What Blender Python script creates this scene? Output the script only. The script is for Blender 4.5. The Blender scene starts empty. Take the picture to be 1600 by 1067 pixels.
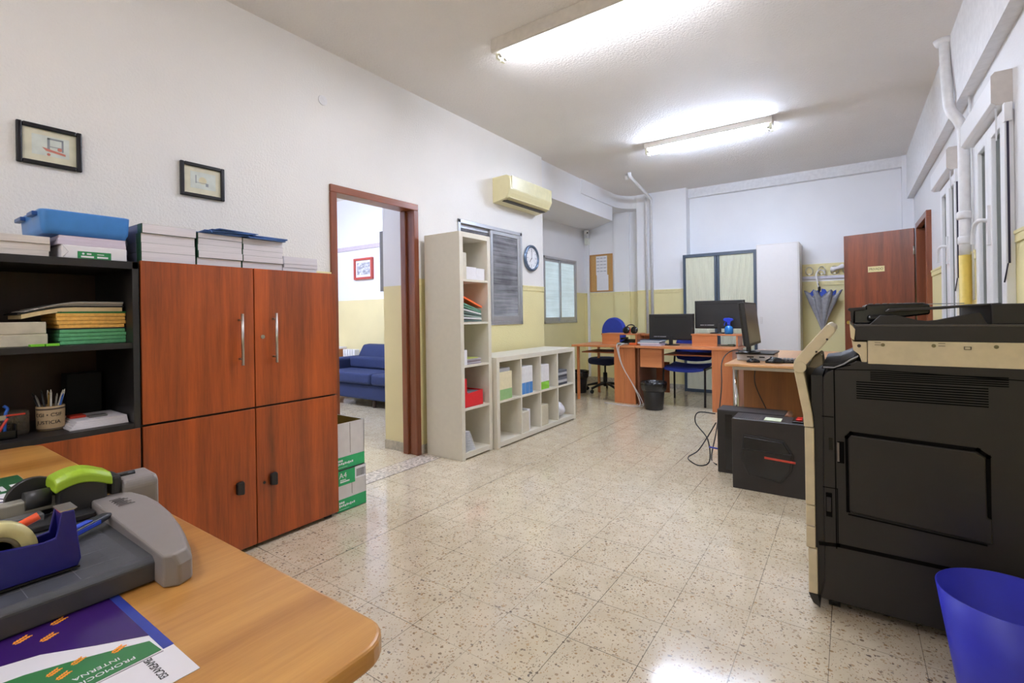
import bpy, bmesh, math, random
from mathutils import Vector, Matrix
random.seed(7)
S = bpy.context.scene
COL = S.collection
PI = math.pi

# ---------------------------------------------------------------- camera, world, exposure
YAW = math.atan(527/758.0)
cd = bpy.data.cameras.new('camera'); cam = bpy.data.objects.new('camera', cd); COL.objects.link(cam)
cd.sensor_width = 36; cd.lens = 758/1600*36; cd.shift_y = -41.5/1600; cd.clip_start = .05
cam.matrix_world = Matrix.Translation((0,0,1.15)) @ Matrix.Rotation(YAW,4,'Z') @ Matrix.Rotation(PI/2,4,'X') @ Matrix.Rotation(-0.015,4,'Z')
S.camera = cam
vs = S.view_settings
S.display_settings.display_device = 'sRGB'
vs.view_transform = 'Standard'; vs.look = 'None'; vs.gamma = 1; vs.use_curve_mapping = False
vs.exposure = 0.75
S.cycles.max_bounces = 14; S.cycles.diffuse_bounces = 9
w = bpy.data.worlds.new('world'); S.world = w; w.use_nodes = True
bgn = w.node_tree.nodes['Background']; bgn.inputs[0].default_value = (.62,.72,.85,1); bgn.inputs[1].default_value = 0.8
TUBE = 62.0     # fluorescent tube emission
ld = bpy.data.lights.new('window_daylight', 'AREA'); ld.shape = 'RECTANGLE'; ld.size = 2.2; ld.size_y = 1.5; ld.energy = 8; ld.color = (.95,.97,1)
lo = bpy.data.objects.new('window_daylight', ld); COL.objects.link(lo); lo.location = (-1.0,-2.45,1.7); lo.rotation_euler = (PI/2,0,0)   # added fill light behind the camera; the front wall has no window
# ---------------------------------------------------------------- helpers
def lin(c):
    r = []
    for v in c[:3]:
        v = v/255.0
        r.append(v/12.92 if v <= .04045 else ((v+.055)/1.055)**2.4)
    return (*r, 1)
def newmat(name):
    m = bpy.data.materials.new(name); m.use_nodes = True
    return m, m.node_tree, m.node_tree.nodes['Principled BSDF']
def N(t, k, **kw):
    n = t.nodes.new(k)
    for a, b in kw.items(): setattr(n, a, b)
    return n
def ramp(t, fac, stops):
    r = N(t, 'ShaderNodeValToRGB'); e = r.color_ramp.elements
    while len(e) < len(stops): e.new(.5)
    for i, (p, c) in enumerate(stops): e[i].position = p; e[i].color = c
    t.links.new(fac, r.inputs[0]); return r.outputs[0]
def noise(t, vec, scale, detail=3, rough=.5):
    n = N(t, 'ShaderNodeTexNoise'); n.inputs['Scale'].default_value = scale; n.inputs['Detail'].default_value = detail
    n.inputs['Roughness'].default_value = rough; t.links.new(vec, n.inputs['Vector']); return n.outputs['Fac']
def mapping(t, scale=(1,1,1), rot=(0,0,0)):
    tc = N(t, 'ShaderNodeTexCoord'); mp = N(t, 'ShaderNodeMapping'); mp.inputs['Scale'].default_value = scale
    mp.inputs['Rotation'].default_value = rot
    t.links.new(tc.outputs['Object'], mp.inputs[0]); return mp.outputs[0]
def bump(t, b, h, strength, dist=.01):
    bn = N(t, 'ShaderNodeBump'); bn.inputs['Strength'].default_value = strength; bn.inputs['Distance'].default_value = dist
    t.links.new(h, bn.inputs['Height']); t.links.new(bn.outputs[0], b.inputs['Normal'])
def scale_c(c, k): return (*[min(1, v*k) for v in c[:3]], 1)
MATS = {}
def mat(name, rgb, rough=.5, metal=0, spec=.5, var=.06, vscale=25, bmp=0, bscale=200, coat=0, trans=0, emit=0, ior=None, alpha=1):
    if name in MATS: return MATS[name]
    m, t, b = newmat(name); c = lin(rgb)
    v = mapping(t); f = noise(t, v, vscale, 3)
    out = ramp(t, f, [(.3, scale_c(c, 1-var)), (.7, scale_c(c, 1+var))])
    t.links.new(out, b.inputs['Base Color'])
    b.inputs['Roughness'].default_value = rough; b.inputs['Metallic'].default_value = metal
    b.inputs['Specular IOR Level'].default_value = spec; b.inputs['Coat Weight'].default_value = coat
    b.inputs['Transmission Weight'].default_value = trans; b.inputs['Alpha'].default_value = alpha
    if ior: b.inputs['IOR'].default_value = ior
    if bmp: bump(t, b, noise(t, v, bscale, 2), bmp, .002)
    if emit:
        b.inputs['Emission Color'].default_value = c; b.inputs['Emission Strength'].default_value = emit
    MATS[name] = m; return m
def wood(name, dark, light, axis='z', rough=.4, fine=60, coat=.1, contrast=1):
    if name in MATS: return MATS[name]
    m, t, b = newmat(name)
    k = {'x': (.8, 14, 14), 'y': (14, .8, 14), 'z': (14, 14, .8)}[axis]
    v = mapping(t, k); f1 = noise(t, v, .6, 6, .6)
    v2 = mapping(t, tuple(a*3 for a in k)); f2 = noise(t, v2, 3.0, 4, .7)
    mx = N(t, 'ShaderNodeMath', operation='MULTIPLY_ADD'); mx.inputs[1].default_value = .22; t.links.new(f2, mx.inputs[0]); 
    m2 = N(t, 'ShaderNodeMath', operation='MULTIPLY'); m2.inputs[1].default_value = .78; t.links.new(f1, m2.inputs[0]); t.links.new(m2.outputs[0], mx.inputs[2])
    h = .5; d = .14/contrast
    out = ramp(t, mx.outputs[0], [(h-d, lin(dark)), (h+d, lin(light))])
    t.links.new(out, b.inputs['Base Color'])
    b.inputs['Roughness'].default_value = rough; b.inputs['Coat Weight'].default_value = coat; b.inputs['Coat Roughness'].default_value = .25
    MATS[name] = m; return m

# ---------------------------------------------------------------- mesh builder
W = {}
def wm(o): return W.get(o.name, Matrix.Identity(4)) if o else Matrix.Identity(4)
class MB:
    def __init__(s): s.bm = bmesh.new(); s.mi = 0
    def face(s, vs, smooth=False):
        try: f = s.bm.faces.new(vs)
        except ValueError: return None
        f.material_index = s.mi; f.smooth = smooth; return f
    def box(s, x0, x1, y0, y1, z0, z1, M=None):
        P = [(x0,y0,z0),(x1,y0,z0),(x1,y1,z0),(x0,y1,z0),(x0,y0,z1),(x1,y0,z1),(x1,y1,z1),(x0,y1,z1)]
        v = [s.bm.verts.new((M @ Vector(p)) if M else p) for p in P]
        for q in ((3,2,1,0),(4,5,6,7),(0,1,5,4),(1,2,6,5),(2,3,7,6),(3,0,4,7)): s.face([v[i] for i in q])
        return s
    def prism(s, poly, axis, a, b, M=None, smooth=False):
        def mk(p, c):
            q = {'x': (c, p[0], p[1]), 'y': (p[0], c, p[1]), 'z': (p[0], p[1], c)}[axis]
            return (M @ Vector(q)) if M else q
        A = [s.bm.verts.new(mk(p, a)) for p in poly]; B = [s.bm.verts.new(mk(p, b)) for p in poly]
        n = len(poly); s.face(A[::-1]); s.face(B)
        for i in range(n): s.face([A[i], A[(i+1)%n], B[(i+1)%n], B[i]], smooth)
        return s
    def cyl(s, p0, p1, r0, r1=None, seg=20, caps=True, M=None):
        r1 = r0 if r1 is None else r1; p0 = Vector(p0); p1 = Vector(p1); d = (p1-p0).normalized()
        a = Vector((0,0,1)) if abs(d.z) < .9 else Vector((1,0,0)); u = d.cross(a).normalized(); v = d.cross(u)
        R = []
        for p, r in ((p0, r0), (p1, r1)):
            ring = []
            for i in range(seg):
                q = p + (u*math.cos(2*PI*i/seg) + v*math.sin(2*PI*i/seg))*r
                ring.append(s.bm.verts.new((M @ q) if M else q))
            R.append(ring)
        for i in range(seg): s.face([R[0][i], R[0][(i+1)%seg], R[1][(i+1)%seg], R[1][i]], True)
        if caps: s.face(R[0][::-1]); s.face(R[1])
        return s
    def tube(s, pts, r, seg=10, smooth_path=True, M=None):
        P = [Vector(p) for p in pts]
        if smooth_path and len(P) > 2:
            Q = [P[0]] + P + [P[-1]]; out = []
            for i in range(1, len(Q)-2):
                for k in range(6):
                    t = k/6; a, b, c, d = Q[i-1], Q[i], Q[i+1], Q[i+2]
                    out.append(.5*((2*b)+(-a+c)*t+(2*a-5*b+4*c-d)*t*t+(-a+3*b-3*c+d)*t**3))
            out.append(P[-1]); P = out
        prev = None; u = None; n = len(P); rr = r if callable(r) else (lambda t: r)
        rings = []
        for i, p in enumerate(P):
            d = (P[min(i+1, n-1)] - P[max(i-1, 0)]).normalized()
            if u is None:
                a = Vector((0,0,1)) if abs(d.z) < .9 else Vector((1,0,0)); u = d.cross(a).normalized()
            else:
                u = (u - d*u.dot(d)).normalized()
            v = d.cross(u); R = rr(i/(n-1))
            ring = []
            for k in range(seg):
                q = p + (u*math.cos(2*PI*k/seg)+v*math.sin(2*PI*k/seg))*R
                ring.append(s.bm.verts.new((M @ q) if M else q))
            rings.append(ring)
        for A, B in zip(rings, rings[1:]):
            for k in range(seg): s.face([A[k], A[(k+1)%seg], B[(k+1)%seg], B[k]], True)
        s.face(rings[0][::-1]); s.face(rings[-1]); return s
    def lathe(s, prof, cx=0, cy=0, seg=32, fn=None, M=None):
        rings = []
        for r, z in prof:
            ring = []
            for i in range(seg):
                a = 2*PI*i/seg; k, ky = fn(a, z) if fn else (1, 1)
                q = Vector((cx+r*k*math.cos(a), cy+r*ky*math.sin(a), z)); ring.append(s.bm.verts.new((M @ q) if M else q))
            rings.append(ring)
        for A, B in zip(rings, rings[1:]):
            for i in range(seg): s.face([A[i], A[(i+1)%seg], B[(i+1)%seg], B[i]], True)
        s.face(rings[0][::-1]); s.face(rings[-1]); return s
    def loft(s, rings, smooth=True, caps=True):
        R = [[s.bm.verts.new(p) for p in r] for r in rings]; n = len(R[0])
        for A, B in zip(R, R[1:]):
            for i in range(n): s.face([A[i], A[(i+1)%n], B[(i+1)%n], B[i]], smooth)
        if caps: s.face(R[0][::-1]); s.face(R[-1])
        return s
    def build(s, name, mats, parent=None, bevel=0, seg=2, sub=0, local=False):
        if parent is not None and not local: s.bm.transform(wm(parent).inverted())
        bmesh.ops.recalc_face_normals(s.bm, faces=s.bm.faces[:])
        me = bpy.data.meshes.new(name); s.bm.to_mesh(me); s.bm.free()
        for m in (mats if isinstance(mats, (list, tuple)) else [mats]): me.materials.append(m)
        o = bpy.data.objects.new(name, me); COL.objects.link(o)
        if parent is not None: o.parent = parent; W[o.name] = wm(parent)
        if bevel:
            md = o.modifiers.new('bevel', 'BEVEL'); md.width = bevel; md.segments = seg; md.limit_method = 'ANGLE'; md.angle_limit = .6
            md.harden_normals = False
        if sub:
            md = o.modifiers.new('sub', 'SUBSURF'); md.levels = sub; md.render_levels = sub
        return o
def tag(o, label, cat, group=None):
    o['label'] = label; o['category'] = cat
    if group: o['group'] = group
    return o
def thing(name, label, cat, loc=(0,0,0), rz=0, group=None):
    o = bpy.data.objects.new(name, None); COL.objects.link(o); o.location = loc; o.rotation_euler = (0,0,rz)
    o.empty_display_size = .05
    W[o.name] = Matrix.Translation(loc) @ Matrix.Rotation(rz,4,'Z')
    return tag(o, label, cat, group)
def struct(o): o['kind'] = 'structure'; return o
def dup(root, loc, rz, label, group=None):
    r = root.copy(); COL.objects.link(r); r.location = loc; r.rotation_euler = (0,0,rz); r['label'] = label
    if group: r['group'] = group
    for ch in list(root.children):
        c = ch.copy(); COL.objects.link(c); c.parent = r
        for g in list(ch.children):
            d = g.copy(); COL.objects.link(d); d.parent = c
    return r
def text(name, body, size, m, parent, M, extrude=.0004, align='CENTER', sx=1):
    """flat lettering; M places its XY plane in world space"""
    cu = bpy.data.curves.new(name, 'FONT'); cu.body = body; cu.size = size; cu.align_x = align; cu.align_y = 'CENTER'; cu.extrude = extrude
    tmp = bpy.data.objects.new('tmp', cu); COL.objects.link(tmp)
    me = bpy.data.meshes.new_from_object(tmp.evaluated_get(bpy.context.evaluated_depsgraph_get())); bpy.data.objects.remove(tmp)
    me.name = name; me.materials.clear(); me.materials.append(m); o = bpy.data.objects.new(name, me); COL.objects.link(o)
    o.parent = parent; o.matrix_basis = wm(parent).inverted() @ M @ Matrix.Diagonal((sx,1,1,1)); W[o.name] = wm(parent)
    return o
def frame(o, xdir, ydir):
    x = Vector(xdir).normalized(); y = Vector(ydir).normalized(); z = x.cross(y)
    return Matrix.Translation(o) @ Matrix((x, y, z)).transposed().to_4x4()
ORD = ['lowest','second from the bottom','third from the bottom','fourth from the bottom','fifth from the bottom','sixth from the bottom','seventh from the bottom']

# ---------------------------------------------------------------- materials of the room
def wall_mat(name, dado, white=(234,232,229), yellow=(230,220,166), bs=.5, bscale=95):
    m, t, b = newmat(name)
    g = N(t, 'ShaderNodeNewGeometry'); sp = N(t, 'ShaderNodeSeparateXYZ'); t.links.new(g.outputs['Position'], sp.inputs[0])
    gt = N(t, 'ShaderNodeMath', operation='GREATER_THAN'); gt.inputs[1].default_value = dado; t.links.new(sp.outputs['Z'], gt.inputs[0])
    v = mapping(t); f = noise(t, v, 3, 3)
    cw = ramp(t, f, [(.3, scale_c(lin(white), .97)), (.7, lin(white))]); cy = ramp(t, f, [(.3, scale_c(lin(yellow), .95)), (.7, lin(yellow))])
    mx = N(t, 'ShaderNodeMix', data_type='RGBA'); t.links.new(gt.outputs[0], mx.inputs['Factor']); t.links.new(cy, mx.inputs['A']); t.links.new(cw, mx.inputs['B'])
    t.links.new(mx.outputs['Result'], b.inputs['Base Color']); b.inputs['Roughness'].default_value = .55
    bump(t, b, noise(t, v, bscale, 3, .55), bs, .006)
    return m
M_wall = wall_mat('stucco_wall', 1.455, bs=.55, bscale=80)
M_wall_b = wall_mat('painted_wall', 1.50, white=(232,233,236), bs=.1)
M_wall_r = wall_mat('stucco_wall_right', 1.47, white=(224,224,226), bs=.4, bscale=80)
M_wall_n = wall_mat('next_room_wall', 1.415, white=(226,228,238), yellow=(226,214,168), bs=.05)
M_yellow = mat('yellow_paint', (228,217,162), .5)
M_white = mat('white_paint', (226,226,228), .5)
def ceil_mat():
    m, t, b = newmat('ceiling_stipple'); v = mapping(t)
    b.inputs['Base Color'].default_value = lin((218,213,208)); b.inputs['Roughness'].default_value = .7
    out = ramp(t, noise(t, v, 1.2, 2), [(.3, lin((230,227,224))), (.7, lin((236,233,230)))]); t.links.new(out, b.inputs['Base Color'])
    bump(t, b, noise(t, v, 55, 4, .6), .75, .012); return m
M_ceil = ceil_mat()
def floor_mat():
    m, t, b = newmat('terrazzo_tiles')
    tc = N(t, 'ShaderNodeTexCoord'); obj = tc.outputs['Object']
    # chips: three voronoi layers
    base = ramp(t, noise(t, obj, 9, 4), [(.3, lin((200,187,162))), (.7, lin((214,202,178)))])
    col = base
    def layer(scale, thr, stops, prev, stretch=(1,1,1)):
        mp = N(t, 'ShaderNodeMapping'); mp.inputs['Scale'].default_value = stretch; t.links.new(obj, mp.inputs[0])
        nz = N(t, 'ShaderNodeTexNoise'); nz.inputs['Scale'].default_value = scale*.9; t.links.new(mp.outputs[0], nz.inputs['Vector'])
        ad = N(t, 'ShaderNodeMix', data_type='VECTOR'); ad.inputs['Factor'].default_value = .012; t.links.new(mp.outputs[0], ad.inputs['A']); t.links.new(nz.outputs['Color'], ad.inputs['B'])
        vo = N(t, 'ShaderNodeTexVoronoi'); vo.inputs['Scale'].default_value = scale; t.links.new(ad.outputs['Result'], vo.inputs['Vector'])
        sc = N(t, 'ShaderNodeSeparateColor'); t.links.new(vo.outputs['Color'], sc.inputs[0])
        # random radius per cell: most cells have none
        th = N(t, 'ShaderNodeMath', operation='MULTIPLY'); th.inputs[1].default_value = thr; t.links.new(sc.outputs['Green'], th.inputs[0])
        sb = N(t, 'ShaderNodeMath', operation='SUBTRACT'); t.links.new(th.outputs[0], sb.inputs[0]); sb.inputs[1].default_value = thr*.32
        lt = N(t, 'ShaderNodeMath', operation='LESS_THAN'); t.links.new(vo.outputs['Distance'], lt.inputs[0]); t.links.new(sb.outputs[0], lt.inputs[1])
        cc = ramp(t, sc.outputs['Red'], stops)
        mx = N(t, 'ShaderNodeMix', data_type='RGBA'); t.links.new(lt.outputs[0], mx.inputs['Factor']); t.links.new(prev, mx.inputs['A']); t.links.new(cc, mx.inputs['B'])
        return mx.outputs['Result']
    chips = [(0, lin((156,130,100))), (.3, lin((180,154,120))), (.5, lin((138,128,114))), (.7, lin((208,194,168))), (.85, lin((140,124,106))), (1, lin((186,152,112)))]
    col = layer(150, .75, chips, col, (1, .75, 1))
    col = layer(75, .62, [(0, lin((188,160,124))), (.35, lin((140,130,120))), (.6, lin((168,140,104))), (.8, lin((112,102,94))), (1, lin((196,174,140)))], col, (.8, 1, 1))
    col = layer(38, .20, [(0, lin((96,90,86))), (.5, lin((150,108,76))), (1, lin((124,116,108)))], col)
    # grout lines every .2565 m
    sp = N(t, 'ShaderNodeSeparateXYZ'); t.links.new(obj, sp.inputs[0])
    masks = []
    for ax, off in (('X', -.325), ('Y', 1.265)):
        a = N(t, 'ShaderNodeMath', operation='SUBTRACT'); t.links.new(sp.outputs[ax], a.inputs[0]); a.inputs[1].default_value = off
        q = N(t, 'ShaderNodeMath', operation='DIVIDE'); t.links.new(a.outputs[0], q.inputs[0]); q.inputs[1].default_value = .2565
        fr = N(t, 'ShaderNodeMath', operation='FRACT'); t.links.new(q.outputs[0], fr.inputs[0])
        pp = N(t, 'ShaderNodeMath', operation='PINGPONG'); t.links.new(fr.outputs[0], pp.inputs[0]); pp.inputs[1].default_value = .5
        lt = N(t, 'ShaderNodeMath', operation='LESS_THAN'); t.links.new(pp.outputs[0], lt.inputs[0]); lt.inputs[1].default_value = .0042
        masks.append(lt.outputs[0])
    # one wide worn joint running along the room beside the cabinets
    wob = N(t, 'ShaderNodeMath', operation='MULTIPLY_ADD'); t.links.new(noise(t, obj, 2.5, 3), wob.inputs[0]); wob.inputs[1].default_value = .016; t.links.new(sp.outputs['X'], wob.inputs[2])
    wd = N(t, 'ShaderNodeMath', operation='ADD'); t.links.new(wob.outputs[0], wd.inputs[0]); wd.inputs[1].default_value = 2.037
    wa = N(t, 'ShaderNodeMath', operation='ABSOLUTE'); t.links.new(wd.outputs[0], wa.inputs[0])
    wl = N(t, 'ShaderNodeMath', operation='LESS_THAN'); t.links.new(wa.outputs[0], wl.inputs[0]); wl.inputs[1].default_value = .0021
    mxm = N(t, 'ShaderNodeMath', operation='MAXIMUM'); t.links.new(masks[0], mxm.inputs[0]); t.links.new(masks[1], mxm.inputs[1])
    # grout is uneven: fades in places
    gr = ramp(t, noise(t, obj, 1.7, 2), [(.40, (.4,.4,.4,1)), (.58, (1,1,1,1))])
    mu = N(t, 'ShaderNodeMath', operation='MULTIPLY'); t.links.new(mxm.outputs[0], mu.inputs[0]); t.links.new(gr, mu.inputs[1])
    mx = N(t, 'ShaderNodeMix', data_type='RGBA'); mu2 = N(t, 'ShaderNodeMath', operation='MAXIMUM'); t.links.new(mu.outputs[0], mu2.inputs[0]); t.links.new(wl.outputs[0], mu2.inputs[1]); t.links.new(mu2.outputs[0], mx.inputs['Factor']); t.links.new(col, mx.inputs['A']); mx.inputs['B'].default_value = lin((78,70,62))
    t.links.new(mx.outputs['Result'], b.inputs['Base Color'])
    ro = ramp(t, noise(t, obj, 6, 4), [(.3, (.09,)*3+(1,)), (.75, (.17,)*3+(1,))]); t.links.new(ro, b.inputs['Roughness'])
    b.inputs['Specular IOR Level'].default_value = .85
    bump(t, b, noise(t, obj, 3.5, 2), .05, .004)
    return m
M_floor = floor_mat()
M_base = mat('marble_baseboard', (176,168,152), .35, var=.25, vscale=30)
M_doorwood = wood('door_frame_wood', (96,46,24), (140,74,42), 'z', .35, coat=.3)
M_doorwoodx = wood('door_head_wood', (104,52,28), (146,80,46), 'y', .35, coat=.3)
M_alu = mat('brushed_aluminium', (196,198,202), .35, metal=.7, var=.03)
M_pvc = mat('white_pvc', (232,233,236), .35, var=.01)
M_cream = mat('cream_laminate', (216,211,196), .5, var=.02)
M_black = mat('black_plastic', (26,25,26), .45)
M_blackg = mat('gloss_black', (16,16,18), .2)
M_chrome = mat('chrome', (210,210,212), .15, metal=1)
M_steel = mat('satin_steel', (190,188,182), .3, metal=1)
M_paper = mat('paper_white', (226,225,230), .7, var=.03)
def pages_mat(name, rgb):
    m, t, b = newmat(name); v = mapping(t, (1, 1, 120)); f = noise(t, v, 6, 2)
    t.links.new(ramp(t, f, [(.3, scale_c(lin(rgb), .86)), (.6, lin(rgb))]), b.inputs['Base Color']); b.inputs['Roughness'].default_value = .8
    MATS[name] = m; return m
M_pages = pages_mat('page_edges', (224,220,226)); M_pagesw = pages_mat('page_edges_warm', (216,208,202))

# ---------------------------------------------------------------- room shell
XL, XR, YB, YF, ZC = -2.95, .65, 7.6, -2.6, 3.0
XREC, YC = -3.745, 4.9
XN, YN = -8.2, 4.8           # next room
struct(MB().box(XN-.2, XR+.25, YF-.2, YB+.2, -.1, 0).build('floor', M_floor))
struct(MB().box(XN-.2, XR+.25, YF-.2, YB+.2, ZC, ZC+.1).build('ceiling', M_ceil))
b = MB()
b.box(-3.08, XL, YF, 2.05, 0, ZC).box(-3.08, XL, 2.05, 2.87, 2.07, ZC).box(-3.08, XL, 2.87, 3.385, 0, ZC)
b.box(-3.08, XL, 3.385, 4.44, 0, 1.05).box(-3.08, XL, 3.385, 4.44, 2.045, ZC).box(-3.08, XL, 4.44, YC, 0, ZC)
struct(b.build('wall_left', M_wall))
b = MB()
b.box(XREC-.12, -3.08, YC-.12, YC, 0, ZC)
b.box(XREC-.12, XREC, YC, 6.23, 0, ZC).box(XREC-.12, XREC, 6.23, 7.28, 0, 1.01).box(XREC-.12, XREC, 6.23, 7.28, 2.035, ZC).box(XREC-.12, XREC, 7.28, YB+.1, 0, ZC)
struct(b.build('wall_recess', M_wall_b))
struct(MB().box(XREC, XR+.1, YB, YB+.12, 0, ZC).build('wall_back', M_wall_b))
struct(MB().box(-1.3, XR+.1, YF-.12, YF, 0, ZC).box(XL-.1, -1.3, YF-.12, YF, 0, ZC).build('wall_front', M_wall))
b = MB(); X0, X1 = XR, XR+.14
for y0, y1, z0, z1 in ((YF, 3.27, 0, ZC), (3.27,4.03,0,.95),(3.27,4.03,2.17,ZC),(4.03,4.58,0,ZC),(4.58,5.37,0,.95),(4.58,5.37,2.17,ZC),(5.37,6.1,0,ZC),(6.1,6.9,2.03,ZC),(6.9,YB,0,ZC)):
    b.box(X0, X1, y0, y1, z0, z1)
struct(b.build('wall_right', M_wall_r))
# space behind the open door on the right
struct(MB().box(XR+.14, XR+.9, 7.0, 7.1, 0, ZC).box(XR+.8, XR+.9, 5.9, 7.1, 0, ZC).box(XR+.14, XR+.9, 5.85, 5.95, 0, ZC).box(XR+.14,XR+.9,5.9,7.1,2.6,2.7).box(XR+.14,XR+.9,5.9,7.1,-.1,0).build('wall_passage', M_wall_r))
# next room behind the left doorway
b = MB()
b.box(XN-.1, XREC-.12, YN, YN+.12, 0, ZC).box(XN-.1, XN, YF, YN, 0, ZC).box(XN-.1, -3.08, .2, .32, 0, ZC)
b.box(-3.36, -3.08, 2.86, YN, 0, ZC)
struct(b.build('wall_next_room', M_wall_n))
# window_1 back room lining: dim office behind the textured panes
# trims: beams, mouldings
def T(i, b, m, **k): return struct(b.build('trim_%d' % i, m, **k))
T(1, MB().box(.585, XR+.01, YF, YB, 2.475, ZC+.01), M_white)                                     # beam along right wall
T(2, MB().box(-1.97, .54, 7.52, YB+.01, 2.87, ZC+.01), M_white)                                  # beam along back wall
T(3, MB().prism([(-3.0,YC-.02),(-3.0,7.08),(-3.63,YB+.01),(XREC-.01,YB+.01),(XREC-.01,YC-.02)], 'z', 2.585, ZC+.01), M_wall_b)  # dropped soffit
T(4, MB().box(-2.73, -1.97, 7.4, YB+.01, 0, ZC+.01), M_wall_b)                                    # chimney column
T(5, MB().box(-3.19, -2.92, 7.56, YB+.01, 0, 2.86), M_wall_b)
T(6, MB().box(.54, XR+.01, 7.5, YB+.01, 0, ZC+.01), M_wall_b)
cv = []
for k in range(13):
    a = k/12*PI/2; cv.append((-3.0+.27*(1-math.cos(a)), 7.08+.36*math.sin(a)))
poly = [(-3.02, 6.0), (-2.985, 6.0)] + [(x+.03, y-.02) for x, y in cv] + [(-2.70,7.62),(-3.2,7.62)]
T(7, MB().prism(poly, 'z', 2.8, ZC+.01), M_wall_b)
# dado mouldings
def mould(b, axis, a0, a1, p, z, side, w=.012, h=.045):
    for (d, z0, z1) in ((w, z-.012, z+.004), (w*.7, z-.05, z-.012)):
        lo, hi = (p, p+side*d) if side > 0 else (p+side*d, p)
        if axis == 'y': b.box(lo, hi, a0, a1, z0, z1)
        else: b.box(a0, a1, lo, hi, z0, z1)
b = MB()
mould(b, 'y', YF, 2.05, XL, 1.46, 1); mould(b, 'y', 2.87, 3.38, XL, 1.46, 1); mould(b, 'y', 4.445, YC, XL, 1.47, 1)
T(8, b, M_yellow)
b = MB(); mould(b, 'y', YC, 6.22, XREC, 1.5, 1); mould(b, 'y', 7.29, YB, XREC, 1.5, 1); mould(b, 'x', XREC, -3.19, YB, 1.5, -1)
mould(b, 'x', -3.19, -2.92, 7.56, 1.5, -1); mould(b, 'x', -2.73, -1.97, 7.4, 1.5, -1); mould(b, 'x', -1.97, .54, YB, 1.53, -1)
T(9, b, M_yellow)
b = MB()
for y0, y1 in ((YF,3.22),(4.07,4.54),(5.42,6.04)): mould(b, 'y', y0, y1, XR, 1.505, -1)
T(10, b, M_yellow)
# baseboards (marble tiles, each tile a block)
def baseb(name, runs):
    b = MB()
    for ax, a0, a1, p, s in runs:
        a = a0
        while a < a1-.01:
            e = min(a+.255, a1)
            lo, hi = (p, p+.012) if s > 0 else (p-.012, p)
            if ax == 'y': b.box(lo, hi, a+.001, e-.001, 0, .075)
            else: b.box(a+.001, e-.001, lo, hi, 0, .075)
            a = e
    return struct(b.build(name, M_base))
baseb('baseboard_left', [('y', YF, 2.05, XL, 1), ('y', 2.875, YC, XL, 1), ('x', -3.36, -3.08, 2.86, -1)])
baseb('baseboard_back', [('x', XREC, -3.19, YB, -1), ('x', -3.19, -2.92, 7.56, -1), ('x', -2.73, -1.97, 7.4, -1), ('x', -1.97, .54, YB, -1), ('y', YC, YB, XREC, 1)])
baseb('baseboard_right', [('y', YF, 6.04, XR, -1), ('y', 6.96, 7.5, XR, -1)])
baseb('baseboard_next_room', [('x', XN, -3.36, YN, -1)])
T(11, MB().box(-7.9, -3.4, YN-.02, YN, 2.19, 2.25), mat('mauve_ledge', (196,184,196), .5))        # ledge on next room wall
# threshold strip of coarser marble in the doorway
M_thr = mat('threshold_marble', (200,190,178), .2, var=.55, vscale=45)
T(12, MB().box(-2.92, -2.74, 2.0, 2.95, 0, .0015), M_thr)
T(13, MB().box(-2.924, -2.92, 2.0, 2.95, 0, .0016).box(-2.74, -2.736, 2.0, 3.3, 0, .0016), mat('dark_joint', (90,82,74), .6))

# ---------------------------------------------------------------- doorway on the left
d1 = thing('door_1', 'brown wooden frame of the doorway to the next room', 'door', (-3.0, 2.46, 0)); del d1['category']; del d1['label']; struct(d1)
b = MB()
for y0, y1 in ((2.045, 2.095), (2.825, 2.875)): b.box(-2.955, -2.932, y0, y1, 0, 2.0245)
for y0, y1 in ((2.05, 2.085), (2.835, 2.87)): b.box(-3.09, -2.9555, y0, y1, 0, 2.0295)
b.box(-3.09,-3.03,2.815,2.84,0,2.03)
struct(b.build('door_jamb', M_doorwood, d1, bevel=.004))
struct(MB().box(-2.955, -2.932, 2.045, 2.875, 2.025, 2.078).box(-3.09, -2.9555, 2.05, 2.87, 2.03, 2.065).build('door_head', M_doorwoodx, d1, bevel=.004))
# ---------------------------------------------------------------- door on the right with open leaf
d2 = thing('door_2', '', '', (.66, 6.9, 0)); del d2['category']; del d2['label']; struct(d2)
b = MB().box(.61, .79, 6.05, 6.12, 0, 2.03).box(.61, .79, 6.885, 6.95, 0, 2.03)
struct(b.build('door_jamb', M_doorwood, d2, bevel=.004))
struct(MB().box(.61, .79, 6.05, 6.95, 2.03, 2.09).build('door_head', M_doorwood, d2, bevel=.004))
a = math.atan2(7.14-6.93, -.02-.6); L = math.hypot(.62, .21)+.02
ML = Matrix.Translation((.6, 6.92, 0)) @ Matrix.Rotation(a, 4, 'Z')      # local x along leaf; -y? room side
M_leaf = wood('door_leaf_wood', (98,46,24), (150,76,40), 'z', .3, coat=.35, contrast=1.1)
lf = struct(MB().box(0, L, -.02, .02, .01, 2.04, M=ML).build('door_leaf', M_leaf, d2, bevel=.002))
struct(MB().box(.27, .43, .02, .024, 1.585, 1.65, M=ML).build('sign_plate', mat('cream_plate', (222,208,150), .4), d2))
MS = ML @ Matrix.Translation((.35, .0245, 1.617)) @ Matrix.Rotation(PI, 4, 'Z') @ Matrix.Rotation(PI/2, 4, 'X')
struct(text('sign_lettering', 'PRIVADO', .04, mat('brown_letters', (92,78,48), .5), d2, MS, sx=.8))
b = MB().cyl((L-.06, .02, 1.0), (L-.06, .07, 1.0), .012, M=ML).cyl((L-.06, .06, 1.0), (L-.06, .085, 1.0), .028, .02, M=ML)
struct(b.build('door_handle', mat('brass', (200,170,90), .25, metal=1), d2))
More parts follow.
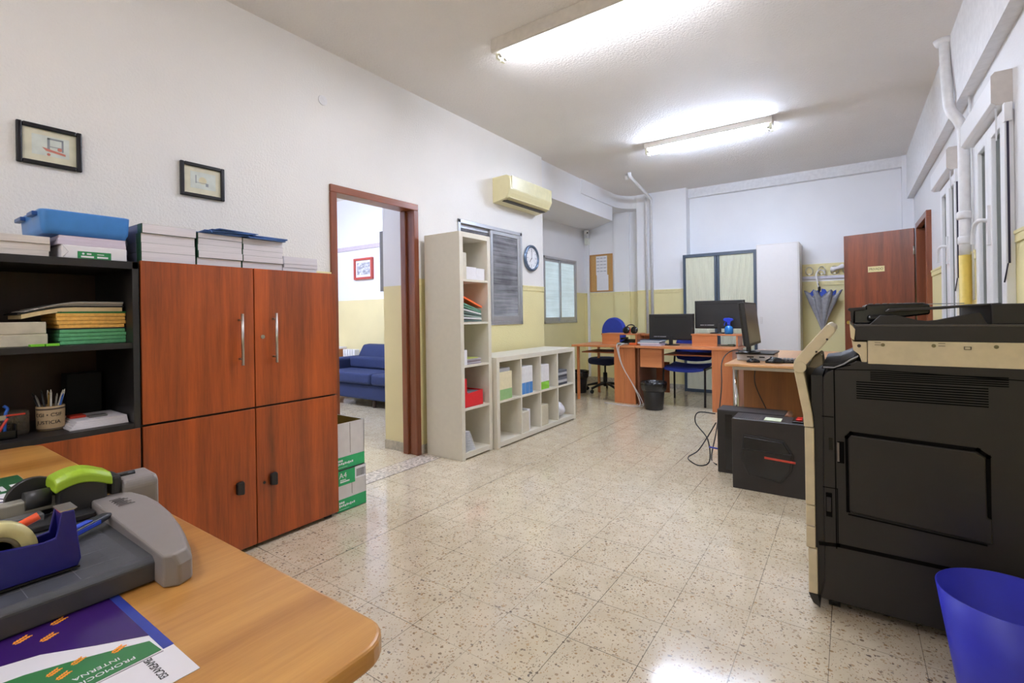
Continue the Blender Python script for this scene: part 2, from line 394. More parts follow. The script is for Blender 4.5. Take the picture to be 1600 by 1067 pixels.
struct(MB().cyl((.0,.024,1.75),(.0,.024,1.84),.009,M=ML).cyl((.0,.024,.25),(.0,.024,.34),.009,M=ML).build('door_hinge', M_steel, d2))

# ---------------------------------------------------------------- windows
def glass_mat(name, rgb, rough, ribs, mixf=.5):
    m, t, b = newmat(name); b.inputs['Base Color'].default_value = lin(rgb); b.inputs['Roughness'].default_value = rough
    b.inputs['Specular IOR Level'].default_value = .6
    tr = N(t, 'ShaderNodeBsdfTranslucent'); tr.inputs[0].default_value = lin(rgb)
    mx = N(t, 'ShaderNodeMixShader'); mx.inputs[0].default_value = mixf
    out = t.nodes['Material Output']; t.links.new(b.outputs[0], mx.inputs[1]); t.links.new(tr.outputs[0], mx.inputs[2]); t.links.new(mx.outputs[0], out.inputs[0])
    v = mapping(t, ribs)
    wv = N(t, 'ShaderNodeTexWave'); wv.wave_type = 'BANDS'; wv.bands_direction = 'Y'; wv.inputs['Scale'].default_value = 1; t.links.new(v, wv.inputs[0])
    wz = N(t, 'ShaderNodeTexWave'); wz.wave_type = 'BANDS'; wz.bands_direction = 'Z'; wz.inputs['Scale'].default_value = 1; t.links.new(v, wz.inputs[0])
    ad = N(t, 'ShaderNodeMath', operation='ADD'); t.links.new(wv.outputs['Fac'], ad.inputs[0]); t.links.new(wz.outputs['Fac'], ad.inputs[1])
    bn = N(t, 'ShaderNodeBump'); bn.inputs['Strength'].default_value = .8; bn.inputs['Distance'].default_value = .004
    t.links.new(ad.outputs[0], bn.inputs['Height']); t.links.new(bn.outputs[0], b.inputs['Normal']); t.links.new(bn.outputs[0], tr.inputs['Normal'])
    return m
def ribbed(name, c0, c1, glow=0):
    """cast glass: little ribbed squares that break up what lies behind in rows"""
    m, t, b = newmat(name)
    v = mapping(t, (0, 1, 1))
    rows = noise(t, mapping(t, (0, 1.2, 34)), 1.0, 2); big = noise(t, mapping(t, (0, 2.2, 3.2)), 1.0, 3)
    ad = N(t, 'ShaderNodeMath', operation='MULTIPLY_ADD'); t.links.new(rows, ad.inputs[0]); ad.inputs[1].default_value = .45
    m2 = N(t, 'ShaderNodeMath', operation='MULTIPLY'); t.links.new(big, m2.inputs[0]); m2.inputs[1].default_value = .55; t.links.new(m2.outputs[0], ad.inputs[2])
    col = ramp(t, ad.outputs[0], [(.36, lin(c0)), (.62, lin(c1))]); t.links.new(col, b.inputs['Base Color'])
    wy_ = N(t, 'ShaderNodeTexWave'); wy_.bands_direction = 'Y'; wy_.inputs['Scale'].default_value = 26; t.links.new(v, wy_.inputs[0])
    wz = N(t, 'ShaderNodeTexWave'); wz.bands_direction = 'Z'; wz.inputs['Scale'].default_value = 26; t.links.new(v, wz.inputs[0])
    sm = N(t, 'ShaderNodeMath', operation='ADD'); t.links.new(wy_.outputs['Fac'], sm.inputs[0]); t.links.new(wz.outputs['Fac'], sm.inputs[1])
    bump(t, b, sm.outputs[0], .9, .004); b.inputs['Roughness'].default_value = .12; b.inputs['Specular IOR Level'].default_value = .9
    if glow:
        t.links.new(col, b.inputs['Emission Color']); b.inputs['Emission Strength'].default_value = glow
    return m
M_glass_dark = ribbed('ribbed_glass_dim_room', (92,93,102), (178,180,188))
M_glass_lit = ribbed('ribbed_glass_daylit', (186,204,208), (206,224,230), .35)
def slider(n, X, y0, y1, z0, z1, gm, two):
    r = thing('window_%d' % n, '', '', (X, (y0+y1)/2, z0)); del r['category']; del r['label']; struct(r)
    b = MB(); f = .035
    b.box(X-.06, X+.012, y0, y1, z0, z0+f).box(X-.06, X+.012, y0, y1, z1-f, z1).box(X-.06, X+.012, y0, y0+f, z0, z1).box(X-.06, X+.012, y1-f, y1, z0, z1)
    struct(b.build('window_frame', M_alu, r, bevel=.003))
    ym = (y0+y1)/2
    for k, (a, c, dx) in enumerate(((y0+f, ym+.03, -.035), (ym-.03, y1-f, -.008))):
        b = MB(); s = .038; x0 = X+dx-.012; x1 = X+dx+.012
        b.box(x0, x1, a, a+s, z0+f, z1-f).box(x0, x1, c-s, c, z0+f, z1-f).box(x0, x1, a+s, c-s, z0+f, z0+f+s+.02).box(x0, x1, a+s, c-s, z1-f-s, z1-f)
        sh = struct(b.build('window_sash', M_alu, r, bevel=.003))
        struct(MB().box(X+dx-.003, X+dx+.003, a+s, c-s, z0+f+s+.02, z1-f-s).build('window_pane', gm, sh))
slider(1, XL, 3.385, 4.44, 1.05, 2.045, M_glass_dark, True)
slider(2, XREC, 6.23, 7.28, 1.01, 2.035, M_glass_lit, True)
M_frost = ribbed('frosted_daylight_glass', (168,180,192), (192,202,212), .22)
MATS['seal'] = mat('grey_seal', (128,130,126), .5)
def pvc_window(n, y0, y1):
    z0, z1 = .95, 2.17; X = XR
    r = thing('window_%d' % n, '', '', (X, (y0+y1)/2, z0)); del r['category']; del r['label']; struct(r)
    b = MB(); f = .05
    b.box(X-.012, X+.07, y0, y0+f, z0, z1).box(X-.012, X+.07, y1-f, y1, z0, z1).box(X-.012, X+.07, y0+f, y1-f, z0, z0+f).box(X-.012, X+.07, y0+f, y1-f, z1-f, z1)
    b.box(X-.035, X, y0-.03, y0, z0, z1-.08)
    struct(b.build('window_frame', M_pvc, r, bevel=.004))
    ym = (y0+y1)/2
    for k, (a, c) in enumerate(((y0+f, ym), (ym, y1-f))):
        s = .07; b = MB(); x0, x1 = X-.022, X+.045
        b.box(x0, x1, a, a+s, z0+f, z1-f).box(x0, x1, c-s, c, z0+f, z1-f).box(x0, x1, a+s, c-s, z0+f, z0+f+s).box(x0, x1, a+s, c-s, z1-f-s, z1-f)
        sh = struct(b.build('window_sash', M_pvc, r, bevel=.004))
        b = MB(); e = .008
        b.box(x0+.02, x1-.01, a+s, a+s+e, z0+f+s, z1-f-s).box(x0+.02, x1-.01, c-s-e, c-s, z0+f+s, z1-f-s).box(x0+.02, x1-.01, a+s, c-s, z1-f-s-e, z1-f-s)
        struct(b.build('seal', MATS['seal'], sh))
        struct(MB().box(X+.012, X+.02, a+s, c-s, z0+f+s, z1-f-s).build('window_pane', M_frost, sh))
    b = MB().box(X-.034, X-.02, ym-.045, ym-.005, 1.49, 1.70)
    b.tube([(X-.03, ym-.025, 1.62), (X-.062, ym-.025, 1.625), (X-.072, ym+.03, 1.61), (X-.072, ym+.075, 1.57), (X-.072, ym+.09, 1.51)], .011)
    struct(b.build('window_handle', M_pvc, r, bevel=.004))
pvc_window(3, 3.27, 4.03); pvc_window(4, 4.58, 5.37)

# ---------------------------------------------------------------- next room contents
M_sofa = mat('navy_sofa_fabric', (28,42,84), .85, bmp=.3, bscale=500)
s = thing('sofa', 'navy blue fabric two-seat sofa in the next room seen through the doorway', 'sofa', (-4.9, 4.3, 0))
MB().box(-6.05,-3.75,3.98,4.7,.1,.3).build('base', M_sofa, s, bevel=.03, seg=3)
for x0, x1 in ((-5.86,-4.9),(-4.9,-3.95)): MB().box(x0+.004,x1-.004,3.93,4.5,.3,.44).build('seat_cushion', M_sofa, s, bevel=.035, seg=4)
for x0, x1 in ((-5.86,-4.9),(-4.9,-3.95)):
    MB().prism([(4.40,.44),(4.62,.44),(4.74,.72),(4.70,.76),(4.58,.75)], 'x', x0+.004, x1-.004).build('back_cushion', M_sofa, s, bevel=.04, seg=4)
    MB().box(x0+.02,x1-.02,4.33,4.45,.44,.60).build('lumbar_cushion', M_sofa, s, bevel=.04, seg=4)
for x0, x1 in ((-6.07,-5.87),(-3.94,-3.74)): MB().box(x0,x1,3.96,4.7,.14,.585).build('arm', M_sofa, s, bevel=.04, seg=4)
for x in (-5.9,-4.0,-4.95):
    for y in (4.04, 4.6): MB().cyl((x,y,0),(x,y,.1),.02,.028).build('leg', mat('dark_wood_leg',(60,40,30),.4), s)
s = thing('radiator', 'white column radiator behind the sofa arm in the next room', 'radiator', (-6.35, 4.72, 0))
for k in range(5): MB().box(-6.44+k*.06,-6.395+k*.06,4.66,4.76,.1,.66).build('radiator_column', M_pvc, s, bevel=.012, seg=3)
MB().cyl((-6.44,4.74,.16),(-6.15,4.74,.16),.012).cyl((-6.44,4.74,.6),(-6.15,4.74,.6),.012).cyl((-6.42,4.74,0),(-6.42,4.74,.12),.012).cyl((-6.18,4.74,0),(-6.18,4.74,.12),.012).build('pipe', M_pvc, s)
s = thing('side_cabinet', 'low wooden cabinet with white top left of the sofa in the next room', 'cabinet', (-6.8, 4.5, 0))
M_sidew = wood('side_cabinet_wood', (150,96,56), (182,124,78), 'x', .4)
MB().box(-7.1,-6.5,4.3,4.78,.66,.69).build('top', M_paper, s, bevel=.004)
MB().box(-7.1,-7.08,4.3,4.78,0,.66).box(-6.52,-6.5,4.3,4.78,0,.66).box(-7.08,-6.52,4.76,4.78,0,.66).box(-7.08,-6.52,4.3,4.76,.05,.07).box(-7.08,-6.52,4.3,4.76,.36,.38).build('carcass', M_sidew, s)
s = thing('framed_picture', 'red framed grey print on the next room wall above the sofa', 'picture', (-6.06, 4.79, 1.89))
MB().box(-6.28,-6.245,4.76,4.8,1.725,2.05).box(-5.885,-5.85,4.76,4.8,1.725,2.05).box(-6.245,-5.885,4.76,4.8,2.015,2.05).box(-6.245,-5.885,4.76,4.8,1.725,1.76).build('frame', mat('red_frame',(178,72,62),.4), s, bevel=.003)
MB().box(-6.245,-5.885,4.78,4.79,1.76,2.015).build('mat_board', M_paper, s)
def print_mat(name, stops, scale=(6,6,14)):
    m, t, b = newmat(name); f = noise(t, mapping(t, scale), 1.6, 5, .7); t.links.new(ramp(t, f, stops), b.inputs['Base Color']); b.inputs['Roughness'].default_value = .3; return m
MB().box(-6.21,-5.92,4.774,4.78,1.80,1.98).build('print', print_mat('grey_etching', [(.35, lin((110,112,124))), (.5, lin((170,172,184))), (.6, lin((226,228,236)))]), s)
tag(MB().box(-3.40,-3.372,2.87,3.4,1.38,1.9).box(-3.41,-3.36,2.866,2.872,1.375,1.905).build('wall_board', mat('grey_board',(128,128,134),.4)), 'grey framed board seen edge-on on the side wall of the next room', 'board')

# ---------------------------------------------------------------- ceiling lights (two in view, two more where the rooms go on)
M_tube = mat('lit_tube', (238,242,255), .4, var=0, emit=TUBE)
M_tubec = mat('lit_tube_cool', (214,228,255), .4, var=0, emit=TUBE*1.75)
M_tubed = mat('lit_tube_next_room', (214,226,255), .4, var=0, emit=TUBE*3.6)
M_tubew = mat('lit_tube_behind', (240,240,250), .4, var=0, emit=TUBE*.62)
M_batten = mat('batten_enamel', (214,208,198), .5)
M_socket = mat('socket_plastic', (222,222,196), .4)
def light(x0, x1, y, label, M_tube, side=False):
    xm = (x0+x1)/2; s = thing('ceiling_light', label, 'light', (xm, y, ZC), 0, 'fluorescent ceiling lights')
    if side: MB().prism([(y-.055,ZC),(y+.09,ZC),(y+.085,ZC-.035),(y-.0,ZC-.045),(y-.008,ZC-.085),(y-.045,ZC-.09),(y-.055,ZC-.08)], 'x', x0, x1).build('housing', M_batten, s, bevel=.004)
    else: MB().prism([(y-.085,ZC),(y+.085,ZC),(y+.07,ZC-.055),(y-.07,ZC-.055)], 'x', x0, x1).build('housing', M_batten, s, bevel=.004)
    for dy in ((.015, .065) if side else (-.04, .04)):
        MB().cyl((x0+.045,y+dy,ZC-.085),(x1-.045,y+dy,ZC-.085),.0145,seg=14).build('tube', M_tube, s)
        for x, sg in ((x0+.015,1),(x1-.015,-1)):
            so = MB().box(x-.012,x+.012,y+dy-.016,y+dy+.016,ZC-.11,ZC-.05).build('socket', M_socket, s, bevel=.003)
            MB().cyl((x,y+dy,ZC-.085),(x+sg*.034,y+dy,ZC-.085),.016,seg=14).build('tube_cap', M_steel, so)
    return s
light(-1.955, -.50, 2.66, 'twin-tube fluorescent light nearer the camera, cut by the top edge', M_tube, True)
light(-1.82, -.58, 5.27, 'far twin-tube fluorescent light in front of the back wall', M_tubec)
light(-1.9, -.5, -.7, 'twin-tube fluorescent light behind the camera', M_tubew)
light(-6.3, -4.9, 2.4, 'twin-tube fluorescent light in the next room', M_tubed)

# ---------------------------------------------------------------- left cabinets
M_cherry = wood('cherry_laminate', (98,44,16), (184,86,30), 'z', .38, coat=.15)
M_carc = mat('black_ash_carcass', (25,22,22), .5, var=.15, vscale=60)
M_backp = wood('dark_back_panel', (38,18,13), (56,28,20), 'z', .5, coat=0)
XC = -2.45
def bar_handle(parent, y, z0, z1):
    b = MB().cyl((XC+.035, y, z0), (XC+.035, y, z1), .0065, seg=12)
    for z in (z0+.03, z1-.03): b.cyl((XC, y, z), (XC+.035, y, z), .005, seg=10)
    return b.build('handle', M_steel, parent)
c = thing('storage_cabinet', 'tall cherry cabinet with four doors standing by the doorway', 'cabinet', (-2.69, 1.26, 0))
MB().box(-2.92,-2.47,.785,.803,.03,1.40).box(-2.92,-2.47,1.712,1.73,.03,1.40).box(-2.92,-2.47,.803,1.712,1.38,1.40).box(-2.92,-2.47,.803,1.712,.69,.71).box(-2.92,-2.47,.803,1.712,.03,.05).box(-2.92,-2.91,.803,1.712,.05,1.38).build('carcass', M_carc, c)
dz0, dzm, dz1 = .022, .703, 1.403
for (y0, y1, z0, z1, hs) in ((.787,1.257,.709,dz1,'u0'),(1.262,1.732,.709,dz1,'u1'),(.787,1.257,dz0,.700,'l0'),(1.262,1.732,dz0,.700,'l1')):
    d = MB().box(-2.468,XC,y0,y1,z0,z1).build('door', M_cherry, c, bevel=.0015)
    if hs == 'u0': bar_handle(d, 1.185, .925, 1.175)
    if hs == 'u1':
        bar_handle(d, 1.355, .925, 1.178)
        MB().cyl((XC,1.30,1.058),(XC+.005,1.30,1.058),.010).cyl((XC,1.30,1.058),(XC+.007,1.30,1.058),.004).build('lock', M_steel, d)
    if hs in ('l0','l1'):
        y = 1.175 if hs == 'l0' else 1.342
        MB().prism([(y-.018,.30),(y+.014,.292),(y+.018,.30),(y+.018,.352),(y+.012,.360),(y-.014,.356),(y-.018,.35)], 'x', XC, XC+.022).build('handle', M_black, d, bevel=.005)
        if hs == 'l1': MB().cyl((XC,1.298,.318),(XC+.003,1.298,.318),.007).build('lock', M_black, d)
MB().box(-2.90,-2.475,.82,.86,0,.03).box(-2.90,-2.475,1.66,1.70,0,.03).build('plinth', M_black, c)
c = thing('shelf_cabinet', 'black shelf unit with open shelves above cherry doors at left edge', 'cabinet', (-2.69, .3, 0))
ys, ye = -.17, .78
MB().box(-2.92,-2.452,ye-.022,ye,.0,1.395).box(-2.92,-2.452,ys,ys+.022,.0,1.395).box(-2.92,-2.452,ys,ye,1.365,1.395).box(-2.92,-2.452,ys+.022,ye-.022,.695,.722).box(-2.92,-2.47,ys+.022,ye-.022,.03,.05).build('carcass', M_carc, c, bevel=.001)
MB().box(-2.93,-2.92,ys,ye,.0,1.395).build('back_panel', M_backp, c)
MB().box(-2.92,-2.46,ys+.022,ye-.022,1.035,1.058).build('shelf', M_carc, c)
for y0, y1 in ((ys, .303), (.307, ye-.002)): MB().box(-2.451,XC+.002,y0,y1,.022,.700).build('door', M_cherry, c, bevel=.0015)

# books and papers on top of the cabinets
M_green = mat('dark_green_cover', (22,70,46), .4); M_slate = mat('slate_blue_cover', (118,122,148), .6)
def book(label, group, x0, x1, y0, y1, z0, z1, cover, tilt=0, name='book', cat='book', pg=None):
    two = cover == M_green
    r = thing(name, label, cat, ((x0+x1)/2, (y0+y1)/2, z0), tilt, group)
    hx, hy, h = (x1-x0)/2, (y1-y0)/2, z1-z0
    MB().box(-hx+.002, hx+.0008, -hy+.004, hy-.001, .0005, h-.0005).build('pages', pg or M_pages, r, local=True)
    b = MB().box(-hx, hx, -hy, hy, 0, .0005).box(-hx, hx, -hy, hy, h-.0005, h).box(-hx, hx, -hy, -hy+.004, 0, h)
    b.build('cover', cover, r, local=True)
    if two: MB().box(-hx+.001, hx-.045, -hy-.0008, -hy, .0005, h-.0005).build('cover_side', M_slate, r, local=True)
    return r
def stack(n, hs, z, y0, y1, x0, x1, cover, desc, group, jit=.004, pg=None):
    for k in range(n):
        h = hs[k]; j = random.uniform(-jit, jit); jx = random.uniform(-jit*2, jit)
        lab = '%s, %s' % (desc, 'topmost of its stack' if k == n-1 else ORD[k] + ' of its stack')
        book(lab, group, x0+jx, x1+jx, y0+j, y1+j, z, z+h-.0004, cover, 0, pg=pg); z += h
    return z
ZT = 1.4035; ZS = 1.3955
G = 'white-edged books on top of the cabinets'
stack(3, [.024,.026,.027], ZS, .24, .515, -2.70, -2.49, mat('white_cover',(214,210,208),.5), 'thick white book at left edge', G, .006, M_pagesw)
stack(4, [.043,.040,.041,.040], ZT, .803, 1.015, -2.76, -2.485, M_green, 'green-spined book left above cherry cabinet', G)
zb = stack(5, [.037,.033,.030,.030,.024], ZT, 1.019, 1.222, -2.74, -2.485, M_green, 'white-edged book beside the green spines', G)
zc = stack(5, [.036,.031,.029,.028,.029], ZT, 1.226, 1.436, -2.72, -2.485, M_green, 'white-edged book above the right cherry door', G)
stack(4, [.021,.020,.021,.019], ZT, 1.440, 1.640, -2.70, -2.485, mat('grey_cover',(206,204,214),.5), 'thin pale book nearest the doorway', G)
M_mag = mat('blue_magazine', (66,104,166), .35)
z = zb
for k in range(6):
    o = MB().box(-.13,.12,-.1,.1,0,.003,M=Matrix.Rotation(.12*(k%3)-.1,4,'Z')).build('magazine', M_mag)
    o.location = (-2.60+.004*k, 1.125+.012*k, z+.0005); z += .0042
    tag(o, 'blue magazine fanned over the second book stack, %s' % (ORD[k] if k < 5 else 'topmost') , 'magazine', 'blue magazines on the books')
z = zc
for k in range(5):
    o = MB().box(-.13,.12,-.1,.095,0,.0028,M=Matrix.Rotation(-.08*(k%3)+.1,4,'Z')).build('magazine', M_mag)
    o.location = (-2.585-.004*k, 1.34+.006*k, z+.0005); z += .0038
    tag(o, 'blue magazine lying over the third book stack, %s' % (ORD[k] if k < 4 else 'topmost') , 'magazine', 'blue magazines on the books')
# slate blue booklets behind the reams
z = ZS
for k in range(6):
    o = MB().box(-2.80,-2.59,.70,.785-.004*(k%2),z,z+.02).build('booklet', M_slate); z += .0205
    tag(o, 'slate blue booklet in the gap between paper ream and green-spined books, %s' % ORD[k], 'booklet', 'slate blue booklets')
# paper ream, loose lilac paper, blue box
r = thing('paper_ream', 'wrapped paper ream with green label under the blue plastic box', 'ream', (-2.6,.64,ZS))
MB().box(-2.73,-2.475,.543,.748,ZS,ZS+.052).build('wrapper', M_paper, r, bevel=.004)
MB().box(-2.475,-2.474,.59,.695,ZS+.002,ZS+.03).build('label', mat('label_green',(28,128,70),.5), r)
MB().box(-2.474,-2.4735,.60,.64,ZS+.006,ZS+.013).box(-2.474,-2.4735,.65,.685,ZS+.006,ZS+.013).cyl((-2.474,.607,ZS+.021),(-2.4735,.607,ZS+.021),.004).box(-2.474,-2.4735,.618,.632,ZS+.018,ZS+.024).box(-2.474,-2.4735,.65,.672,ZS+.019,ZS+.022).build('label_print', M_paper, r)
MB().tube([(-2.4735,.545,ZS+.05),(-2.4735,.563,ZS+.025),(-2.4735,.547,ZS+.004)],.0006,seg=5,smooth_path=False).build('fold', mat('fold_grey',(150,150,156),.6), r)
M_lilac = pages_mat('lilac_paper_edges', (208,198,214))
z = ZS+.0525
for k in range(3):
    o = MB().box(-2.735,-2.478-.003*k,.533+.003*k,.746,z,z+.0115).build('paper_bundle', M_lilac)
    tag(o, 'lilac-white sheaf of paper between ream and blue box, %s of three' % ('lowest','middle','top')[k], 'paper', 'sheaves under the blue box'); z += .012
M_bluebox = mat('translucent_blue_plastic', (62,128,200), .35, var=.05)
r = thing('plastic_box', 'blue plastic storage tub on top of the paper ream', 'box', (-2.64,.62,1.486))
zb0, zb1 = 1.4865, 1.577
def rr(x0,x1,y0,y1,rad,n=5):
    P = []
    for cx, cy, a0 in ((x1-rad,y1-rad,0),(x0+rad,y1-rad,PI/2),(x0+rad,y0+rad,PI),(x1-rad,y0+rad,1.5*PI)):
        for k in range(n+1): a = a0+k/n*PI/2; P.append((cx+rad*math.cos(a), cy+rad*math.sin(a)))
    return P
b = MB(); R = []
for (ins, z) in ((.012, zb0), (.004, zb0+.02), (0, zb1-.006), (0, zb1), (.006, zb1), (.008, zb1-.01), (.014, zb0+.006)):
    R.append([(x,y,z) for x,y in rr(-2.80+ins,-2.478-ins,.485+ins,.765-ins,.025)])
b.loft(R); b.build('tub', M_bluebox, r)
for x0, x1 in ((-2.80,-2.70),(-2.60,-2.52)): MB().box(x0,x1,.470,.488,zb1-.022,zb1-.006).build('rim_grip', mat('deep_blue_plastic',(36,82,150),.35), r, bevel=.003)

# pictures on left wall
M_framebl = mat('black_frame', (24,22,28), .25)
def picture(y0, y1, z0, z1, label, kind):
    x = XL; r = thing('framed_picture', label, 'picture', (x,(y0+y1)/2,(z0+z1)/2), 0, 'small black framed pictures on left wall'); f = .02
    b = MB().box(x,x+.018,y0,y0+f,z0,z1).box(x,x+.018,y1-f,y1,z0,z1).box(x,x+.018,y0+f,y1-f,z0,z0+f).box(x,x+.018,y0+f,y1-f,z1-f,z1)
    b.build('frame', M_framebl, r, bevel=.005, seg=3)
    MB().box(x,x+.006,y0+f,y1-f,z0+f,z1-f).build('mat_board', mat('cream_mount',(214,210,186),.6), r)
    w_, h_ = y1-y0, z1-z0
    MB().box(x+.006,x+.0065,y0+w_*.23,y1-w_*.2,z0+h_*.27,z1-h_*.24).build('print', mat('print_ground',(204,206,190) if kind else (206,212,204),.5,var=.08), r)
    X = x+.0066
    if kind == 0:
        MB().box(X,X+.0003,y0+w_*.46,y0+w_*.5,z0+h_*.42,z0+h_*.72).box(X,X+.0003,y0+w_*.68,y0+w_*.71,z0+h_*.42,z0+h_*.70).box(X,X+.0003,y0+w_*.46,y0+w_*.71,z0+h_*.68,z0+h_*.72).box(X,X+.0003,y0+w_*.5,y0+w_*.68,z0+h_*.5,z0+h_*.52).build('drawing', mat('grey_ink',(140,146,150),.6), r)
        MB().prism([(y0+w_*.38,z0+h_*.47),(y0+w_*.74,z0+h_*.38),(y0+w_*.74,z0+h_*.33),(y0+w_*.44,z0+h_*.39)],'x',X+.0003,X+.0006).cyl((X+.0003,y0+w_*.65,z0+h_*.47),(X+.0006,y0+w_*.65,z0+h_*.47),.008).cyl((X+.0003,y0+w_*.48,z0+h_*.31),(X+.0006,y0+w_*.48,z0+h_*.31),.006).build('red_drawing', mat('red_ink',(196,120,104),.6), r)
    else:
        MB().cyl((X,y0+w_*.5,z0+h_*.52),(X+.0003,y0+w_*.5,z0+h_*.52),.02).build('drawing', mat('ochre_wash',(212,204,170),.6), r)
        MB().box(X+.0003,X+.0006,y0+w_*.34,y0+w_*.36,z0+h_*.42,z0+h_*.66).box(X+.0003,X+.0006,y0+w_*.34,y0+w_*.6,z0+h_*.44,z0+h_*.455).box(X+.0003,X+.0006,y0+w_*.57,y0+w_*.63,z0+h_*.36,z0+h_*.45).build('ink_drawing', mat('grey_ink',(140,146,150),.6), r)
picture(.502,.722,1.845,2.027,'left of two small black framed pictures, larger print with a red cart',0)
picture(1.127,1.352,1.824,2.01,'right of two small black framed pictures, pale print nearer the doorway',1)
tag(MB().cyl((XL,2.004,2.641),(XL+.006,2.004,2.641),.034,seg=40).build('cover_plate', M_white, None, bevel=.002), 'round white cover plate high on the left wall', 'cover plate')

# shelf contents in the black unit
zs = 1.0585
b = 0
for k, (z0, z1, dy) in enumerate(((zs,zs+.046,0),(zs+.0465,zs+.092,.004))):
    tag(MB().box(-2.74,-2.52,.32+dy,.51-dy,z0,z1).build('cardboard_box', mat('grey_carton',(186,178,160),.6,var=.1), None, bevel=.003), 'flat grey carton on the upper black shelf, %s one of the pair' % ('lower','upper')[k], 'box', 'flat grey cartons on the shelf')
for k, y in enumerate((.452,.494)):
    tag(MB().box(-2.50,-2.465,y,y+.038,zs,zs+.009).build('sticky_note_pad', mat('lime_green',(120,200,50),.5), None, bevel=.001), 'lime green sticky pad before the grey cartons, %s one' % ('left','right')[k], 'note pad', 'lime green pads')
M_gfold = mat('green_folders', (92,168,118), .4, var=.12, vscale=80); M_yfold = mat('amber_folders', (222,172,86), .4, var=.12, vscale=80)
def bundle(z, n, m, lab, cat, y0=.545, y1=.757):
    for k in range(n):
        o = MB().box(-2.76,-2.53,y0+random.uniform(-.004,.004),y1+random.uniform(-.004,.004),z,z+.0145).build('folder', m, None, bevel=.003)
        tag(o, '%s, %s' % (lab, ORD[k]), 'folder', lab+'s'); z += .0152
    return z
z = bundle(zs, 4, M_gfold, 'light green folder in the shelf pile', 'folder')
tag(MB().box(-2.765,-2.53,.54,.76,z,z+.003).build('folder', mat('navy_folder',(24,32,48),.4), None), 'thin navy folder between green and amber folders', 'folder'); z += .0035
z = bundle(z, 4, M_yfold, 'amber folder in the shelf pile', 'folder', .540, .756)
tag(MB().box(-2.765,-2.53,.54,.765,z,z+.006).build('folder', mat('bright_green_folder',(20,110,52),.4), None), 'bright green folder lying over the amber folders', 'folder'); z += .0066
def slab(z, x0, x1, y0, y1, h, lift, m, label, name='folder', cat='folder'):
    # sheet resting on the pile, its left end tilted down
    n = 8; R = []
    for i in range(n+1):
        t = i/n; y = y0+(y1-y0)*t; zz = z - lift*(max(0, 1-t*2.2))**1.5
        R.append([(x0,y,zz),(x1,y,zz),(x1,y,zz+h),(x0,y,zz+h)])
    tag(MB().loft(R, smooth=False).build(name, m), label, cat)
slab(z, -2.75,-2.53,.44,.745,.016,.028, mat('manila',(206,184,140),.5), 'manila envelope pad sagging left on top of the green folder', 'envelope', 'envelope'); z += .0168
slab(z, -2.76,-2.53,.43,.75,.006,.03, mat('black_folder',(22,22,26),.3), 'black folder under the loose papers on the top shelf pile'); z += .0066
for k in range(4):
    slab(z, -2.75,-2.535+.004*k,.45+.012*k,.748,.0035,.026, M_pagesw if k % 2 == 0 else mat('grey_sleeve',(150,148,146),.25), ('grey plastic sleeve' if k % 2 else 'loose paper sheaf')+' crowning the shelf pile, %s' % ORD[k], 'paper', 'paper'); z += .0041
# lower open shelf
zl = .7225
MUG = (-2.62, .535)
M_mug = mat('kraft_mug', (176,152,118), .6, var=.1)
r = thing('pen_mug', 'kraft coloured mug with black writing full of pens', 'mug', (MUG[0], MUG[1], zl))
MB().lathe([(.040,zl),(.0425,zl+.01),(.0435,zl+.094),(.0405,zl+.096),(.0395,zl+.02),(.001,zl+.014)], *MUG).build('cup', M_mug, r)
MB().lathe([(.0438,zl+.082),(.0438,zl+.088),(.0436,zl+.088),(.0436,zl+.082)], *MUG).lathe([(.0432,zl+.006),(.0432,zl+.009),(.0430,zl+.009),(.0430,zl+.006)], *MUG).build('band', mat('band_brown',(84,70,60),.5), r)
def bent_text(name, body, size, m, parent, cx, cy, R, zc, ang0):
    cu = bpy.data.curves.new('tmp', 'FONT'); cu.body = body; cu.size = size; cu.align_x = 'CENTER'; cu.align_y = 'CENTER'; cu.extrude = .0003
    tmp = bpy.data.objects.new('tmp', cu); COL.objects.link(tmp)
    dg = bpy.context.evaluated_depsgraph_get(); me = bpy.data.meshes.new_from_object(tmp.evaluated_get(dg)); bpy.data.objects.remove(tmp)
    wi = wm(parent).inverted()
    for v in me.vertices:
        a = ang0 + v.co.x/R; q = Vector((cx+(R+v.co.z+.0004)*math.cos(a), cy+(R+v.co.z+.0004)*math.sin(a), zc+v.co.y)); v.co = wi @ q
    me.materials.clear(); me.materials.append(m); me.name = name
    o = bpy.data.objects.new(name, me); COL.objects.link(o); o.parent = parent; return o
M_ink = mat('black_ink', (28,26,28), .5)
va = math.atan2(-MUG[1], -MUG[0])
bent_text('lettering', 'CGI \u2022 CSIF', .0195, M_ink, r, *MUG, .0434, zl+.062, va-.18)
bent_text('lettering', 'JUSTICIA', .0195, M_ink, r, *MUG, .0432, zl+.033, va-.18)
def pen(label, p0, p1, m, r_=.0038, tip=None, name='pen', group='pens in the kraft mug'):
    o = MB().cyl(p0, p1, r_, r_*.9, seg=8)
    d = (Vector(p1)-Vector(p0)).normalized(); o.cyl(p1, Vector(p1)+d*.012, r_*.9, r_*.3, seg=8)
    tag(o.build(name, m), label, 'pen', group)
pm = {'white':(212,208,200),'black':(22,22,24),'yellow ochre':(176,140,72),'blue':(40,96,190),'grey':(120,118,116)}
